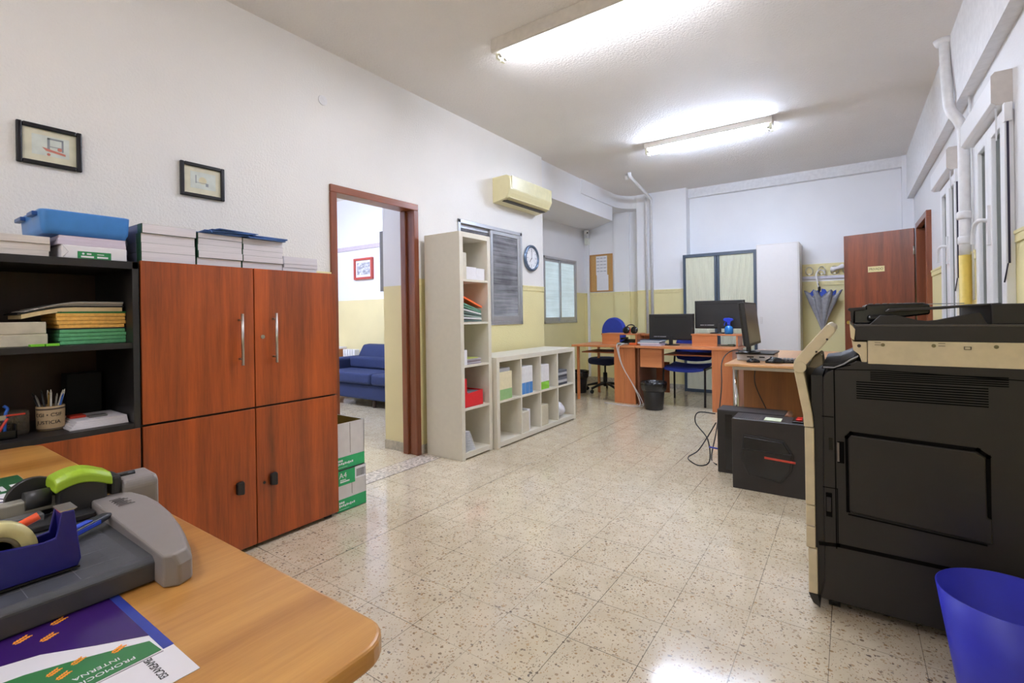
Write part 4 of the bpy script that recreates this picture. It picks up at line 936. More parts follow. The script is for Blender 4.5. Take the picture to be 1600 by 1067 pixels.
# ---------------------------------------------------------------- desks
M_beech = wood('beech_orange',(176,106,62),(206,134,84),'x',.4); M_beechz = wood('beech_orange_v',(172,100,58),(202,128,80),'z',.4)
M_edge = mat('desk_edge',(150,84,46),.5)
def desk(name, label, x0, x1, y0, y1, loc):
    r = thing(name, label, 'desk', loc)
    MB().box(x0,x1,y0,y1,.712,.737).build('top', M_beech, r, bevel=.003)
    return r
r = desk('office_desk', 'left beech desk with raised shelf in front of the blue swivel chair', -3.10, -2.21, 5.86, 6.58, (-2.65,6.2,0))
for y0 in (5.89, 6.54): MB().box(-3.035,-3.008,y0,y0+.035,0,.712).build('leg', M_beechz, r)
MB().box(-2.505,-2.372,5.90,5.92,0,.712).box(-2.368,-2.225,5.90,5.92,0,.712).box(-2.245,-2.225,5.92,6.57,0,.712).build('end_panel', M_beechz, r, bevel=.002)
MB().box(-3.0,-2.51,5.97,6.45,.625,.64).build('keyboard_tray', M_edge, r)
# raised shelf A
MB().box(-2.79,-2.28,6.14,6.44,.862,.88).build('raised_shelf', M_beech, r, bevel=.002)
MB().box(-2.78,-2.53,6.15,6.168,.737,.862).box(-2.31,-2.29,6.15,6.43,.737,.862).box(-2.78,-2.76,6.168,6.43,.737,.862).build('shelf_support', M_beech, r)
r = desk('office_desk', 'right beech desk with raised shelf holding the large monitor', -2.205, -1.045, 5.86, 6.58, (-1.6,6.2,0))
MB().box(-2.19,-2.165,5.89,6.57,0,.712).build('side_panel', mat('dark_edge_wood',(112,62,36),.5), r)
MB().box(-1.305,-1.085,5.88,5.90,0,.712).box(-1.105,-1.085,5.90,6.57,0,.712).box(-1.305,-1.285,5.90,6.57,0,.712).build('end_panel', M_beechz, r, bevel=.002)
MB().box(-1.88,-1.31,5.97,6.4,.625,.64).build('keyboard_tray', M_edge, r)
MB().box(-2.16,-1.885,5.90,5.99,.475,.705).build('drawer_unit', M_beech, r, bevel=.003)
MB().box(-2.12,-1.95,6.4,6.42,.1,.5).build('modesty_panel', M_edge, r)
MB().box(-1.60,-.99,6.14,6.46,.866,.884).build('raised_shelf', M_beech, r, bevel=.002)
MB().box(-1.59,-1.30,6.15,6.168,.737,.866).box(-1.09,-1.072,6.15,6.45,.737,.866).box(-1.59,-1.572,6.168,6.45,.737,.866).build('shelf_support', M_beech, r)
tag(MB().box(-2.30,-2.11,6.46,6.48,.74,.87).box(-2.30,-2.11,6.3,6.46,.85,.87).build('raised_shelf_end', M_beech), 'small separate beech riser standing behind the paper pile', 'riser')
# computer table
r = thing('computer_table', 'light beech computer table with chrome legs behind the computer towers', 'table', (-.45,4.9,0))
M_lbeech = wood('beech_light',(186,136,86),(212,164,112),'y',.35)
MB().box(-.80,-.02,4.02,5.62,.728,.75).build('top', M_lbeech, r, bevel=.006, seg=3)
for x, y in ((-.745,4.17),(-.745,5.5),(-.08,4.17),(-.08,5.5)): MB().cyl((x,y,0),(x,y,.715),.021,seg=16).build('leg', M_chrome, r)
MB().box(-.76,-.06,4.12,4.16,.695,.728).build('crossbar', M_steel, r)
MB().box(-.78,-.04,4.72,4.74,.03,.70).build('panel', wood('beech_panel_dark',(120,76,34),(150,98,48),'z',.5), r)  # darker beech colour carries the shade under the table top
# ---------------------------------------------------------------- monitors
def monitor(label, x, y, z, w_, h_, rz, stand, screen_front=True, tilt=0):
    r = thing('monitor', label, 'monitor', (x,y,z), rz, 'black monitors on the desks')
    # local: screen faces +Y, back faces -Y
    b = MB().lathe([(.11,0),(.112,.004),(.10,.012),(.03,.016)],0,0,32,fn=lambda a,z_:(1,.75)); b.build('base', M_blackg, r, local=True)
    MB().box(-.022,.022,-.02,.012,.012,stand+.06).build('stem', M_black, r, local=True, bevel=.004)
    T_ = Matrix.Translation((0,0,stand+h_/2)) @ Matrix.Rotation(tilt,4,'X')
    MB().loft([[(T_ @ Vector(p)) for p in ((-w_/2,.03,-h_/2),(w_/2,.03,-h_/2),(w_/2,.03,h_/2),(-w_/2,.03,h_/2))],
               [(T_ @ Vector(p)) for p in ((-w_/2,.005,-h_/2),(w_/2,.005,-h_/2),(w_/2,.005,h_/2),(-w_/2,.005,h_/2))],
               [(T_ @ Vector(p)) for p in ((-w_/2+.012,-.015,-h_/2+.01),(w_/2-.012,-.015,-h_/2+.01),(w_/2-.012,-.015,h_/2-.006),(-w_/2+.012,-.015,h_/2-.006))]], smooth=False).build('shell', M_black, r, local=True, bevel=.003)
    MB().box(-w_/2+.012,w_/2-.012,.030,.0315,-h_/2+.022,h_/2-.012,M=T_).build('screen', mat('screen_off',(70,60,54),.3,coat=.3), r, local=True)  # brown base tone carries the room's reflection in the screen
    MB().box(-w_*.36,w_*.36,-.0162,-.0148,h_/2-.048,h_/2-.034,M=T_).build('vent', mat('vent_black',(10,10,11),.6), r, local=True)
    MB().box(-w_*.38,-w_*.30,-.0165,-.0148,-h_/2+.038,-h_/2+.048,M=T_).box(-w_*.29,-w_*.25,-.0165,-.0148,-h_/2+.038,-h_/2+.048,M=T_).box(-w_*.24,-w_*.10,-.0165,-.0148,-h_/2+.038,-h_/2+.047,M=T_).build('label', mat('label_grey',(150,148,150),.5), r, local=True)
    return r
# backs face the camera (screen faces +Y)
monitor('smaller monitor on the desk, back turned to the camera', -1.86, 6.2, .737, .57, .33, -.03, .065)
monitor('larger monitor on the raised shelf, back turned to the camera', -1.31, 6.33, .885, .575, .345, .0, .06)
monitor('monitor seen from its side on the light computer table', -.675, 4.36, .75+.065, .58, .345, -PI/2-.0, .06, tilt=.11)
# small computer below that monitor
r = thing('desktop_computer', 'small white and black flat desktop computer under the side-on monitor', 'computer', (-.65,4.48,.75))
MB().box(-.765,-.50,4.34,4.66,.751,.80).build('case', mat('lightgrey_case',(196,196,198),.4), r, bevel=.003)
MB().box(-.775,-.49,4.335,4.67,.80,.814).build('lid', M_black, r, bevel=.003)
MB().box(-.69,-.64,4.3385,4.34,.775,.785).box(-.60,-.56,4.3385,4.34,.775,.785).build('port', M_black, r)
def mouse(label, x, y, z, rz, s_=1):
    r = thing('computer_mouse', label, 'mouse', (x,y,z), rz, 'black mice'); b = MB(); R = []
    for i in range(9):
        t = i/8; xx = (-.052+.104*t)*s_; w_ = .031*math.sin(PI*(.12+.76*t))*s_; h_ = .036*math.sin(PI*(.1+.72*t)**.9)*s_
        R.append([(xx, w_*math.cos(a), max(0,h_*math.sin(a))) for a in [PI*k/10 for k in range(11)]]+[(xx,-w_*.9,0),(xx,w_*.9,0)])
    b.loft(R); b.build('shell', M_blackg, r, local=True)
    MB().cyl((-.02*s_,-.004,.034*s_),(-.02*s_,.004,.034*s_),.006,seg=10).build('wheel', M_black, r, local=True); return r
mouse('larger black mouse next to the keyboard', -.475, 4.21, .751, .3, 1.25); mouse('smaller black mouse in front of the small computer', -.62, 4.18, .751, .2, .9)
r = thing('keyboard', 'black keyboard on the computer table behind the copier panel', 'keyboard', (-.25,4.32,.751), .08)
MB().prism([(-.22,-.085),(.22,-.085),(.22,.085),(-.22,.085)],'z',0,.018).build('body', M_black, r, local=True, bevel=.004)
b = MB()
for j in range(5):
    for i in range(16): b.box(-.205+i*.0258,-.205+i*.0258+.021,-.07+j*.029,-.07+j*.029+.023,.018,.028)
b.build('keys', mat('key_grey',(58,58,62),.35), r, local=True, bevel=.002)
r = thing('spray_bottle', 'blue spray bottle standing in front of the large monitor', 'bottle', (-1.165,6.19,.885))
M_sb = mat('blue_bottle',(36,120,196),.2); M_st = mat('blue_trigger',(30,60,190),.35)
bx, by, bz = -1.175, 6.19, .885
MB().lathe([(.040,bz),(.048,bz+.006),(.048,bz+.06),(.04,bz+.085),(.016,bz+.10),(.015,bz+.105)],bx,by,24).build('bottle_body', M_sb, r)
MB().cyl((bx,by,bz+.10),(bx,by,bz+.125),.018).build('cap', M_st, r)
MB().prism([(bx-.06,bz+.175),(bx-.055,bz+.155),(bx-.02,bz+.145),(bx-.012,bz+.12),(bx+.014,bz+.12),(bx+.022,bz+.15),(bx+.052,bz+.165),(bx+.05,bz+.18),(bx+.0,bz+.192),(bx-.045,bz+.19)],'y',by-.012,by+.012).build('head', M_st, r, bevel=.004)
MB().tube([(bx-.03,by,bz+.15),(bx-.045,by,bz+.125),(bx-.05,by,bz+.10)],.006,seg=8).build('trigger', M_st, r)
# papers on desk, headset things
z = .7375
cols = [(196,196,214),(176,168,196),(214,214,222),(150,180,196),(110,120,140),(200,220,232),(60,72,92)]
for k in range(7):
    jx = random.uniform(-.03,.03); h_ = (.012,.01,.014,.008,.006,.01,.006)[k]
    tag(MB().box(-2.30+jx+.1,-1.93+jx*.6,5.98,6.22,z,z+h_,M=None).build('document_file', mat('docfile%d'%k, cols[k], .5)), 'document folder in the pile left of the smaller monitor, %s' % ORD[k], 'folder', 'documents left of the smaller monitor'); z += h_+.0006
r = thing('headset', 'black goggles-like headset lying on the left raised shelf', 'headset', (-2.42,6.2,.88))
for dx in (-.055,.055): MB().lathe([(.02,-.015),(.045,-.012),(.05,0),(.045,.012),(.02,.015)],0,0,24,M=Matrix.Translation((-2.39+dx,6.18,.925)) @ Matrix.Rotation(PI/2-.2,4,'X')).build('ear_cup', M_blackg, r)
MB().tube([(-2.46,6.2,.93),(-2.44,6.22,.98),(-2.40,6.24,.995),(-2.35,6.22,.98),(-2.33,6.2,.93)],.008,seg=8).build('headband', M_black, r)
tag(MB().box(-2.47,-2.43,6.24,6.30,.8805,.96).build('phone_charger', mat('red_orange_plastic',(214,64,40),.4), None, bevel=.006), 'red plastic holder behind the headset on the left raised shelf', 'holder')
r = thing('desk_phone', 'dark desk phone under the left raised shelf', 'telephone', (-2.42,6.22,.737))
MB().prism([(6.10,.7375),(6.34,.7375),(6.34,.80),(6.12,.755)],'x',-2.52,-2.36).build('body', M_black, r, bevel=.006); MB().box(-2.51,-2.47,6.12,6.33,.80,.825).build('handset', M_blackg, r, bevel=.01, seg=3)
tag(MB().box(-2.53,-2.44,6.05,6.09,.7375,.762).build('green_box', mat('green_plastic',(34,110,84),.4), None, bevel=.003), 'small green box before the dark desk phone', 'box')
tag(MB().box(-2.35,-2.25,6.03,6.10,.7375,.765).build('orange_box', mat('orange_plastic',(206,92,40),.4), None, bevel=.003), 'small orange box at the left end of the document pile', 'box')
tag(MB().box(-1.27,-1.12,6.2,6.3,.7375,.748).box(-1.2,-1.13,6.22,6.28,.748,.76).build('small_tools', mat('olive_case',(88,92,70),.5), None, bevel=.003), 'olive case lying under the right raised shelf', 'case')
# ---------------------------------------------------------------- chairs
M_cblue = mat('chair_blue',(40,60,160),.8,bmp=.2,bscale=500); M_cnavy = mat('chair_navy',(24,32,72),.85)
r = thing('swivel_chair', 'blue swivel office chair behind the left desk', 'chair', (-2.97,6.66,0), 2.86)
# local: faces +y
def cushion(name, m, w_, d_, h_, M_, round_=.5):
    b = MB(); P = rr(-w_/2,w_/2,-d_/2,d_/2,min(w_,d_)*round_*.5*1.6 if min(w_,d_)*round_*.8 < min(w_,d_)/2 else min(w_,d_)/2*.98,7); R = []
    for s_, z in ((.9,-h_/2),(.98,-h_*.3),(1,0),(.97,h_*.35),(.86,h_/2)): R.append([tuple(M_ @ Vector((x*s_,y*s_,z))) for x,y in P])
    b.loft(R); return b.build(name, m, r, local=True)
cushion('seat', M_cnavy, .47, .44, .09, Matrix.Translation((0,.0,.455)), .5)
cushion('backrest', M_cblue, .43, .46, .08, Matrix.Translation((0,-.21,.86)) @ Matrix.Rotation(PI/2+.08,4,'X'), .6)
MB().tube([(0,.05,.40),(0,-.12,.39),(0,-.25,.42),(0,-.27,.60),(0,-.255,.8)],.018).build('back_bracket', M_black, r, local=True)
MB().cyl((0,0,.08),(0,0,.28),.03).cyl((0,0,.28),(0,0,.41),.014).cyl((0,0,.39),(0,0,.415),.08).build('gas_column', M_black, r, local=True)
for k in range(5):
    a = k*2*PI/5+.3; c_, s_ = math.cos(a), math.sin(a)
    lg = MB().tube([(0,0,.12),(.12*c_,.12*s_,.115),(.29*c_,.29*s_,.075)],lambda t:.024-.008*t,seg=10).build('base_arm', M_black, r, local=True)
    MB().cyl((.29*c_-.012*s_,.29*s_+.012*c_,.028),(.29*c_+.012*s_,.29*s_-.012*c_,.028),.028,seg=16).cyl((.29*c_,.29*s_,.03),(.29*c_,.29*s_,.07),.007).build('caster', M_blackg, lg, local=True)
r = thing('visitor_chair', 'blue four-legged visitor chair behind the right desk', 'chair', (-1.69,6.36,0))
b = MB(); R = []
for i in range(11):
    t = i/10; y = -.25+.47*t; zc = .475-.035*math.exp(-((t-.0)/.14)**2)-.02*math.sin(PI*t); w_ = .235+.01*math.sin(PI*t)
    R.append([(x, y, zc-.03+(.012*(abs(x)/w_)**2)+.016*(abs(x)/w_)**3) for x in [w_*k/6 for k in range(-6,7)]]+[(x, y, zc+(.022*(abs(x)/w_)**2)) for x in [w_*k/6 for k in range(6,-7,-1)]])
b.loft(R); b.build('seat', M_cblue, r, local=True)
b = MB(); R = []
for i in range(9):
    t = i/8; z = .53+.27*t; w_ = .235-.03*(2*t-1)**4; y0 = .235+.04*t
    R.append([(x, y0-.035*(1-(x/w_)**2)*-1, z-.03*(1-(x/w_)**2)*(1-t)) for x in [w_*k/6 for k in range(-6,7)]]+[(x, y0+.03+.035*(1-(x/w_)**2), z-.03*(1-(x/w_)**2)*(1-t)) for x in [w_*k/6 for k in range(6,-7,-1)]])
b.loft(R); b.build('backrest', M_cblue, r, local=True)
for sx in (-1,1):
    MB().tube([(sx*.255,.25,0),(sx*.245,.22,.42),(sx*.24,.25,.6),(sx*.2,.30,.72)],.0125).build('leg', M_black, r, local=True)
    MB().tube([(sx*.255,-.26,0),(sx*.25,-.225,.42),(sx*.245,-.2,.445),(sx*.24,.2,.44)],.0125).build('leg', M_black, r, local=True)
# ---------------------------------------------------------------- waste bins, cables
def bag_bin(label, x, y, r0, r1, h, ph):
    r = thing('waste_bin', label, 'waste bin', (x,y,0), 0, 'black bins lined with bags')
    MB().lathe([(r0,0),(r0+.004,.004),(r1,h),(r1-.006,h),(r0-.004,.008),(.001,.008)],x,y,32).build('bucket', M_black, r)
    def fn(a, z):
        k = 1+.035*math.sin(9*a+ph)+.02*math.sin(23*a+z*40); return k, k
    MB().lathe([(r1*.97,h-.10),(r1*1.05,h-.075),(r1*1.12,h-.02),(r1*1.09,h+.012),(r1*.98,h+.008),(r1*.9,h-.03),(r1*.8,h-.10)],x,y,64,fn).build('bin_liner', mat('liner_black',(20,20,22),.25), r)
bag_bin('round black waste bin with liner beside the cable', -1.93, 5.72, .10, .133, .32, 0)
bag_bin('dark waste bin half hidden behind the low cream shelf', -3.27, 6.4, .10, .13, .31, 2)
M_cab = mat('white_cable',(206,204,206),.5)
tag(MB().tube([(-2.43,6.06,.75),(-2.45,5.9,.76),(-2.44,5.85,.70),(-2.38,5.84,.5),(-2.24,5.82,.28),(-2.14,5.79,.1),(-2.12,5.76,.02),(-2.2,5.75,.005),(-2.4,5.76,.005),(-2.6,5.8,.005)],.006,seg=8).build('power_cable', M_cab), 'white cable drooping from the left desk and along the floor', 'cable', 'white cables')
tag(MB().tube([(-2.38,6.06,.75),(-2.40,5.9,.75),(-2.42,5.85,.69),(-2.36,5.83,.48),(-2.22,5.81,.26),(-2.12,5.78,.12),(-2.08,5.78,.02),(-2.12,5.74,.005)],.005,seg=8).build('power_cable', M_cab), 'thinner white cable drooping right beside the other to the floor', 'cable', 'white cables')
M_bc = mat('black_cable',(22,20,22),.5)
tag(MB().tube([(-.70,4.7,.76),(-.86,4.8,.80),(-.93,4.6,.72),(-.90,4.4,.5),(-.90,4.2,.2),(-.90,4.0,.01),(-.83,3.85,.006)],.005,seg=8).build('black_cable', M_bc), 'black cable hanging from the computer table behind the towers', 'cable')
tag(MB().tube([(-.82,3.78,.40),(-.95,3.82,.39),(-.98,3.86,.30),(-.88,3.8,.2),(-.86,3.76,.05),(-.93,3.76,.006),(-1.02,3.84,.006),(-1.06,3.95,.006),(-1.0,4.0,.05),(-.90,3.9,.2),(-.82,3.8,.33)],.0045,seg=8).build('black_cable', M_bc), 'looped black cable on the floor left of the towers', 'cable')
tag(MB().tube([(-.80,3.76,.15),(-.86,3.76,.155)],.006,seg=8).build('cable_plug', mat('blue_plug',(50,60,170),.4)), 'blue network plug at the left side of the rear tower', 'plug')
tag(MB().tube([(-.62,4.3,.72),(-.64,4.4,.55),(-.56,4.5,.3),(-.5,4.55,.1),(-.5,4.55,.006)],.004,seg=8).build('black_cable', M_bc), 'thin dark cable hanging under the computer table', 'cable')
# ---------------------------------------------------------------- computer towers
r = thing('computer_tower', 'rear slim black computer tower lying against the gaming style tower', 'computer', (-.58,3.8,0))
MB().box(-.79,-.36,3.70,3.90,0,.447).build('case', mat('tower_black',(34,32,32),.4), r, bevel=.006)
MB().box(-.735,-.69,3.696,3.70,.03,.42).box(-.7925,-.79,3.72,3.88,.03,.42).build('rear_plate', M_blackg, r)
MB().box(-.79,-.365,3.70,3.90,.447,.449).build('top_edge', M_black, r)
MB().cyl((-.352,3.70,.428),(-.352,3.90,.428),.021,seg=18).build('corner_trim', mat('worn_brown',(120,76,44),.4), r)['label'] = 'worn brown rounded corner'
r = thing('computer_tower', 'front black tower with hexagonal side window and red stripe', 'computer', (-.42,3.52,0))
TX, TZ = (-.64,-.215), .455
M_tow = mat('tower_side',(38,34,34),.4)
MB().box(TX[0],TX[1],3.42,3.64,0,TZ).build('case', M_tow, r, bevel=.005)
hexp = [(-.575,.36),(-.34,.345),(-.29,.26),(-.30,.16),(-.36,.075),(-.545,.10),(-.59,.20)]
hexi = [(-.565,.345),(-.347,.332),(-.303,.26),(-.312,.165),(-.368,.09),(-.538,.113),(-.578,.20)]
MB().prism(hexp,'y',3.412,3.42).build('side_window', M_black, r, bevel=.003)
MB().prism(hexi,'y',3.408,3.413).build('inner_window', M_blackg, r, bevel=.002)
MB().box(-.45,-.28,3.403,3.41,.218,.23,M=Matrix.Translation((-.36,0,.224)) @ Matrix.Rotation(.05,4,'Y') @ Matrix.Translation((.36,0,-.224))).build('red_stripe', mat('red_stripe',(190,60,44),.4), r)
MB().box(-.575,-.30,3.404,3.409,.262,.268).build('ridge', M_black, r)
b = MB()
for k in range(14): b.box(-.60+k*.013,-.594+k*.013,3.46,3.60,TZ,TZ+.001)
b.build('top_vent', mat('vent_grey',(60,58,66),.5), r)
MB().box(-.30,-.235,3.45,3.60,TZ,TZ+.012).build('control_block', M_blackg, r, bevel=.003)
MB().cyl((-.265,3.50,TZ+.012),(-.265,3.50,TZ+.018),.018).box(-.28,-.25,3.55,3.585,TZ+.012,TZ+.015).build('red_button', mat('red_button',(220,30,24),.3), r)
tag(MB().box(-.455,-.36,3.44,3.54,TZ+.0015,TZ+.004,M=None).build('sticky_note', mat('pale_note',(216,226,196),.6)), 'pale green paper note lying on top of the front tower', 'note')
pass

# ---------------------------------------------------------------- copier
M_cop = mat('copier_charcoal',(32,29,28),.5); M_copd = mat('copier_dark',(7,6,6),.8,spec=.1); M_cope = mat('copier_lid_charcoal',(34,31,30),.5); M_copc = mat('copier_cream',(206,194,164),.45)
r = thing('photocopier', 'large charcoal and cream photocopier filling the right side', 'photocopier', (.3,2.5,0))
Y0, Y1, XE = 2.2, 2.84, .60
MB().prism([(-.105,.045),(-.09,.12),(-.088,.89),(-.075,.915),(-.03,.935),(.02,.962),(.045,.958),(XE,.958),(XE,.045)],'y',Y0,Y1).build('body', M_cop, r, bevel=.005)
# raised side panel outlines on the visible side
def outline(pts, w_=.004, y=Y0-.0015):
    b = MB()
    for (x0,z0),(x1,z1) in zip(pts, pts[1:]):
        d = Vector((x1-x0,0,z1-z0)); L_ = d.length; a = math.atan2(z1-z0, x1-x0)
        b.box(-w_/2,L_+w_/2,0,.002,-w_/2,w_/2,M=Matrix.Translation((x0,y,z0)) @ Matrix.Rotation(-a,4,'Y'))
    return b
outline([(-.05,.25),(-.05,.93),(.0,.945)]).build('panel_gap', M_copd, r)
outline([(-.10,.255),(-.045,.262),(.27,.262),(XE,.262)],.014).build('panel_gap', M_copd, r)
outline([(-.05,.925),(.08,.93),(XE,.91)],.003).build('panel_gap', M_copd, r)
outline([(-.09,.745),(-.055,.745)],.003).build('panel_gap', M_copd, r)
outline([(-.09,.475),(-.045,.475),(-.045,.27)],.003).build('panel_gap', M_copd, r)
# paper-path door
MB().prism([(-.008,.40),(-.01,.67),(0,.685),(.34,.672),(.362,.655),(.364,.46),(.376,.455),(.376,.375),(.36,.375)],'y',Y0-.010,Y0).build('side_door', M_cop, r, bevel=.004)
outline([(-.012,.40),(-.013,.675),(.0,.691),(.345,.679),(.369,.66),(.369,.46)],.012,Y0-.003).build('panel_gap', M_copd, r)  # near-black band drawn as the shadow above and beside the door
outline([(-.01,.39),(.36,.37)],.005,Y0-.0115).build('panel_gap', M_copd, r)
MB().box(-.043,-.022,Y0-.004,Y0,.575,.655).build('latch_recess', M_copd, r); MB().box(-.044,-.037,Y0-.008,Y0-.002,.58,.652).build('latch', mat('latch_grey',(110,104,98),.4), r, bevel=.001)
b = MB()
for k in range(8): b.box(.018,.372,Y0-.002,Y0+.002,.822+k*.0085-.0,.826+k*.0085)
b.build('vent_slats', M_copd, r)
b = MB()
for k in range(5): b.box(.06,.42,Y0-.002,Y0+.002,.892+k*.007-.0,.8955+k*.007)
b.build('vent_slats', M_copd, r)
MB().prism([(-.082,.365),(-.062,.365),(-.062,.455),(-.082,.455)],'y',Y0-.004,Y0).build('pull_recess', M_copd, r); MB().box(-.08,-.065,Y0-.008,Y0-.003,.385,.44).build('pull', M_cop, r, bevel=.002)
MB().box(-.07,-.058,Y0-.003,Y0,.62,.665).build('cable_port', M_blackg, r)
# cream front
def rail(pts_o, pts_i, name, m): MB().prism(pts_o+pts_i[::-1],'y',Y0-.012,Y1).build(name, m, r, bevel=.003)
rail([(-.181,.915),(-.152,.745),(-.150,.70)],[(-.150,.92),(-.122,.75),(-.118,.70)],'front_cover',M_copc)
for z0, z1 in ((.40,.697),(.318,.397),(.235,.315),(.06,.232)):
    x = -.148 if z1 > .3 else -.142
    MB().box(x,-.117 if z1 > .3 else -.112,Y0-.012,Y1,z0,z1).build('tray_front', M_copc, r, bevel=.003)
MB().prism([(-.142,.057),(-.112,.057),(-.105,.012),(-.128,.025)],'y',Y0-.01,Y1).build('foot_cover', M_cope, r)
MB().box(-.125,-.088,Y0+.01,Y1-.01,.05,.90).build('front_filler', M_cope, r)
# control panel
pnl = [(-.182,.945),(-.172,.967),(-.072,1.095),(-.063,1.098),(-.045,1.084),(-.044,1.068),(-.148,.928),(-.158,.918),(-.174,.92)]
MB().prism(pnl,'y',Y0-.02,Y0+.42).build('control_panel', M_copc, r, bevel=.004)
MB().cyl((-.160,Y0-.026,.932),(-.160,Y0-.018,.932),.022,seg=24).build('pivot', M_copc, r, bevel=.001)
MB().prism([(-.120,.965),(-.095,.985),(-.088,.975),(-.085,.94),(-.11,.925),(-.135,.93)],'y',Y0+.02,Y0+.2).build('panel_arm', mat('arm_taupe',(120,110,90),.5), r, bevel=.004)
MB().cyl((-.070,Y0-.022,1.04),(-.070,Y0-.019,1.04),.004,seg=10).cyl((-.105,Y0-.022,.992),(-.105,Y0-.019,.992),.004,seg=10).build('screw', M_black, r)
# output tray with bright edge
MB().prism([(-.085,.945),(-.03,.955),(.01,.975),(.022,.990),(.022,.965),(-.02,.94),(-.09,.925)],'y',Y0+.01,Y1-.1).build('output_tray', mat('tray_dark',(22,21,22),.6), r, bevel=.003)
MB().prism([(-.085,.935),(-.05,.935),(-.02,.950),(.0,.966),(.026,.982),(.026,.977),(.002,.961),(-.018,.945),(-.05,.930),(-.085,.930)],'y',Y0-.002,Y0+.03).build('tray_lip', mat('tray_lip_grey',(150,152,160),.3), r, bevel=.003)
# scanner unit
MB().prism([(.005,1.045),(.012,1.032),(.052,1.032),(.052,.957),(.035,.957),(.028,.985),(.010,1.0)],'y',Y0,Y1).build('scanner_corner', M_copc, r, bevel=.003)
MB().box(.0535,XE,Y0-.002,Y1,.952,1.036).build('scanner_side', M_copc, r, bevel=.002)
MB().prism([(.003,1.046),(.0,1.10),(.018,1.078),(.014,1.036)],'y',Y0+.0,Y1).build('scanner_front', M_copc, r, bevel=.002)
for x in (.098,.237,.392): MB().cyl((x,Y0-.004,1.022),(x,Y0-.002,1.022),.006,seg=16).build('screw_cover', mat('olive_dot',(112,104,70),.5), r)
MB().cyl((.028,Y0-.003,1.017),(.028,Y0+.001,1.017),.006,seg=14).build('hole', M_black, r)
for x, z in ((.083,1.026),(.258,1.026),(.323,1.016)):
    b = MB().box(x-.009,x+.009,Y0-.0035,Y0-.002,z+.0035,z+.005).box(x-.009,x+.009,Y0-.0035,Y0-.002,z-.005,z-.0035)
    if x > .3: b.box(x-.009,x-.0075,Y0-.0035,Y0-.002,z-.005,z+.005).box(x+.0075,x+.009,Y0-.0035,Y0-.002,z-.005,z+.005)
    b.build('mark', M_ink, r)
MB().box(.016,XE,Y0,Y1,1.036,1.094).build('scanner_lid_edge', M_cope, r, bevel=.003)
MB().box(.016,XE,Y0-.001,Y1,1.088,1.0955).build('lid_rim', mat('rim_grey',(70,66,64),.4), r, bevel=.002)
# automatic feeder
MB().prism([(.06,1.094),(.092,1.128),(.14,1.128),(.20,1.110),(.225,1.107),(.25,1.110),(.35,1.135),(.358,1.133),(.375,1.094)],'y',Y0+.01,Y0+.05).build('paper_guide', M_cop, r, bevel=.002)
MB().prism([(.012,1.094),(.012,1.15),(.05,1.155),(.05,1.168),(.06,1.17),(.22,1.172),(.24,1.165),(.24,1.13),(.10,1.11),(.06,1.094)],'y',Y0+.10,Y1-.02).build('feeder', M_blackg, r, bevel=.006)
MB().prism([(-.006,1.150),(-.002,1.157),(.05,1.160),(.05,1.150),(.015,1.145),(.012,1.10),(.006,1.10),(.004,1.143)],'y',Y0+.06,Y1-.05).build('feeder_lever', M_cop, r, bevel=.002)
b = MB()
for k in range(8): b.box(.065+k*.022,.077+k*.022,Y0+.14,Y0+.28,1.1722,1.1735)
b.build('sticker_row', mat('sticker_grey',(120,124,120),.5), r)
MB().prism([(.110,1.142),(.120,1.152),(.26,1.156),(.41,1.166),(.413,1.162),(.26,1.147),(.15,1.143),(.118,1.139)],'y',Y0+.03,Y1-.08).build('feed_tray', M_cop, r, bevel=.0015)
MB().box(.055,.14,Y0+.06,Y0+.2,1.105,1.13).build('exit_roller', M_blackg, r, bevel=.01, seg=3)
MB().box(.385,XE,Y0+.02,Y1-.05,1.094,1.163).build('feeder_end', M_cop, r, bevel=.004)
MB().box(.20,.36,Y0+.3,Y0+.32,1.167,1.17).build('paper_stop', mat('grey_stop',(150,152,156),.4), r)
for x, y in ((-.06,Y0+.06),(.52,Y0+.06),(-.06,Y1-.06),(.52,Y1-.06)):
    MB().cyl((x-.018,y,.022),(x+.018,y,.022),.022,seg=18).cyl((x,y,.022),(x,y,.05),.012).build('caster', M_blackg, r)
# ---------------------------------------------------------------- blue bin
r = thing('waste_basket', 'large blue plastic waste basket in the lower right corner', 'waste bin', (.365,1.925,0))
MB().lathe([(.108,0),(.112,.006),(.162,.33),(.158,.331),(.108,.012),(.001,.01)],.365,1.925,64).build('bucket', mat('royal_blue_plastic',(48,54,190),.4,var=.03), r)

# ---------------------------------------------------------------- foreground desk
M_oakd = wood('oak_desk_top',(162,108,46),(200,148,78),'y',.3, coat=.3, contrast=1.2)
r = thing('front_desk', 'large oak-look desk in the lower left foreground', 'desk', (-1.2,-.3,0))
P = rr(-2.25,-.49,-1.3,.432,.05,6)
MB().prism(P,'z',.712,.74).build('top', M_oakd, r, bevel=.006, seg=3)
MB().box(-2.1,-2.07,-1.2,.33,0,.712).box(-.72,-.69,-1.2,.33,0,.712).build('side_panel', M_oakd, r)
MB().box(-2.07,-.72,-.4,-.38,.25,.712).build('modesty_panel', M_oakd, r)
ZD = .7401
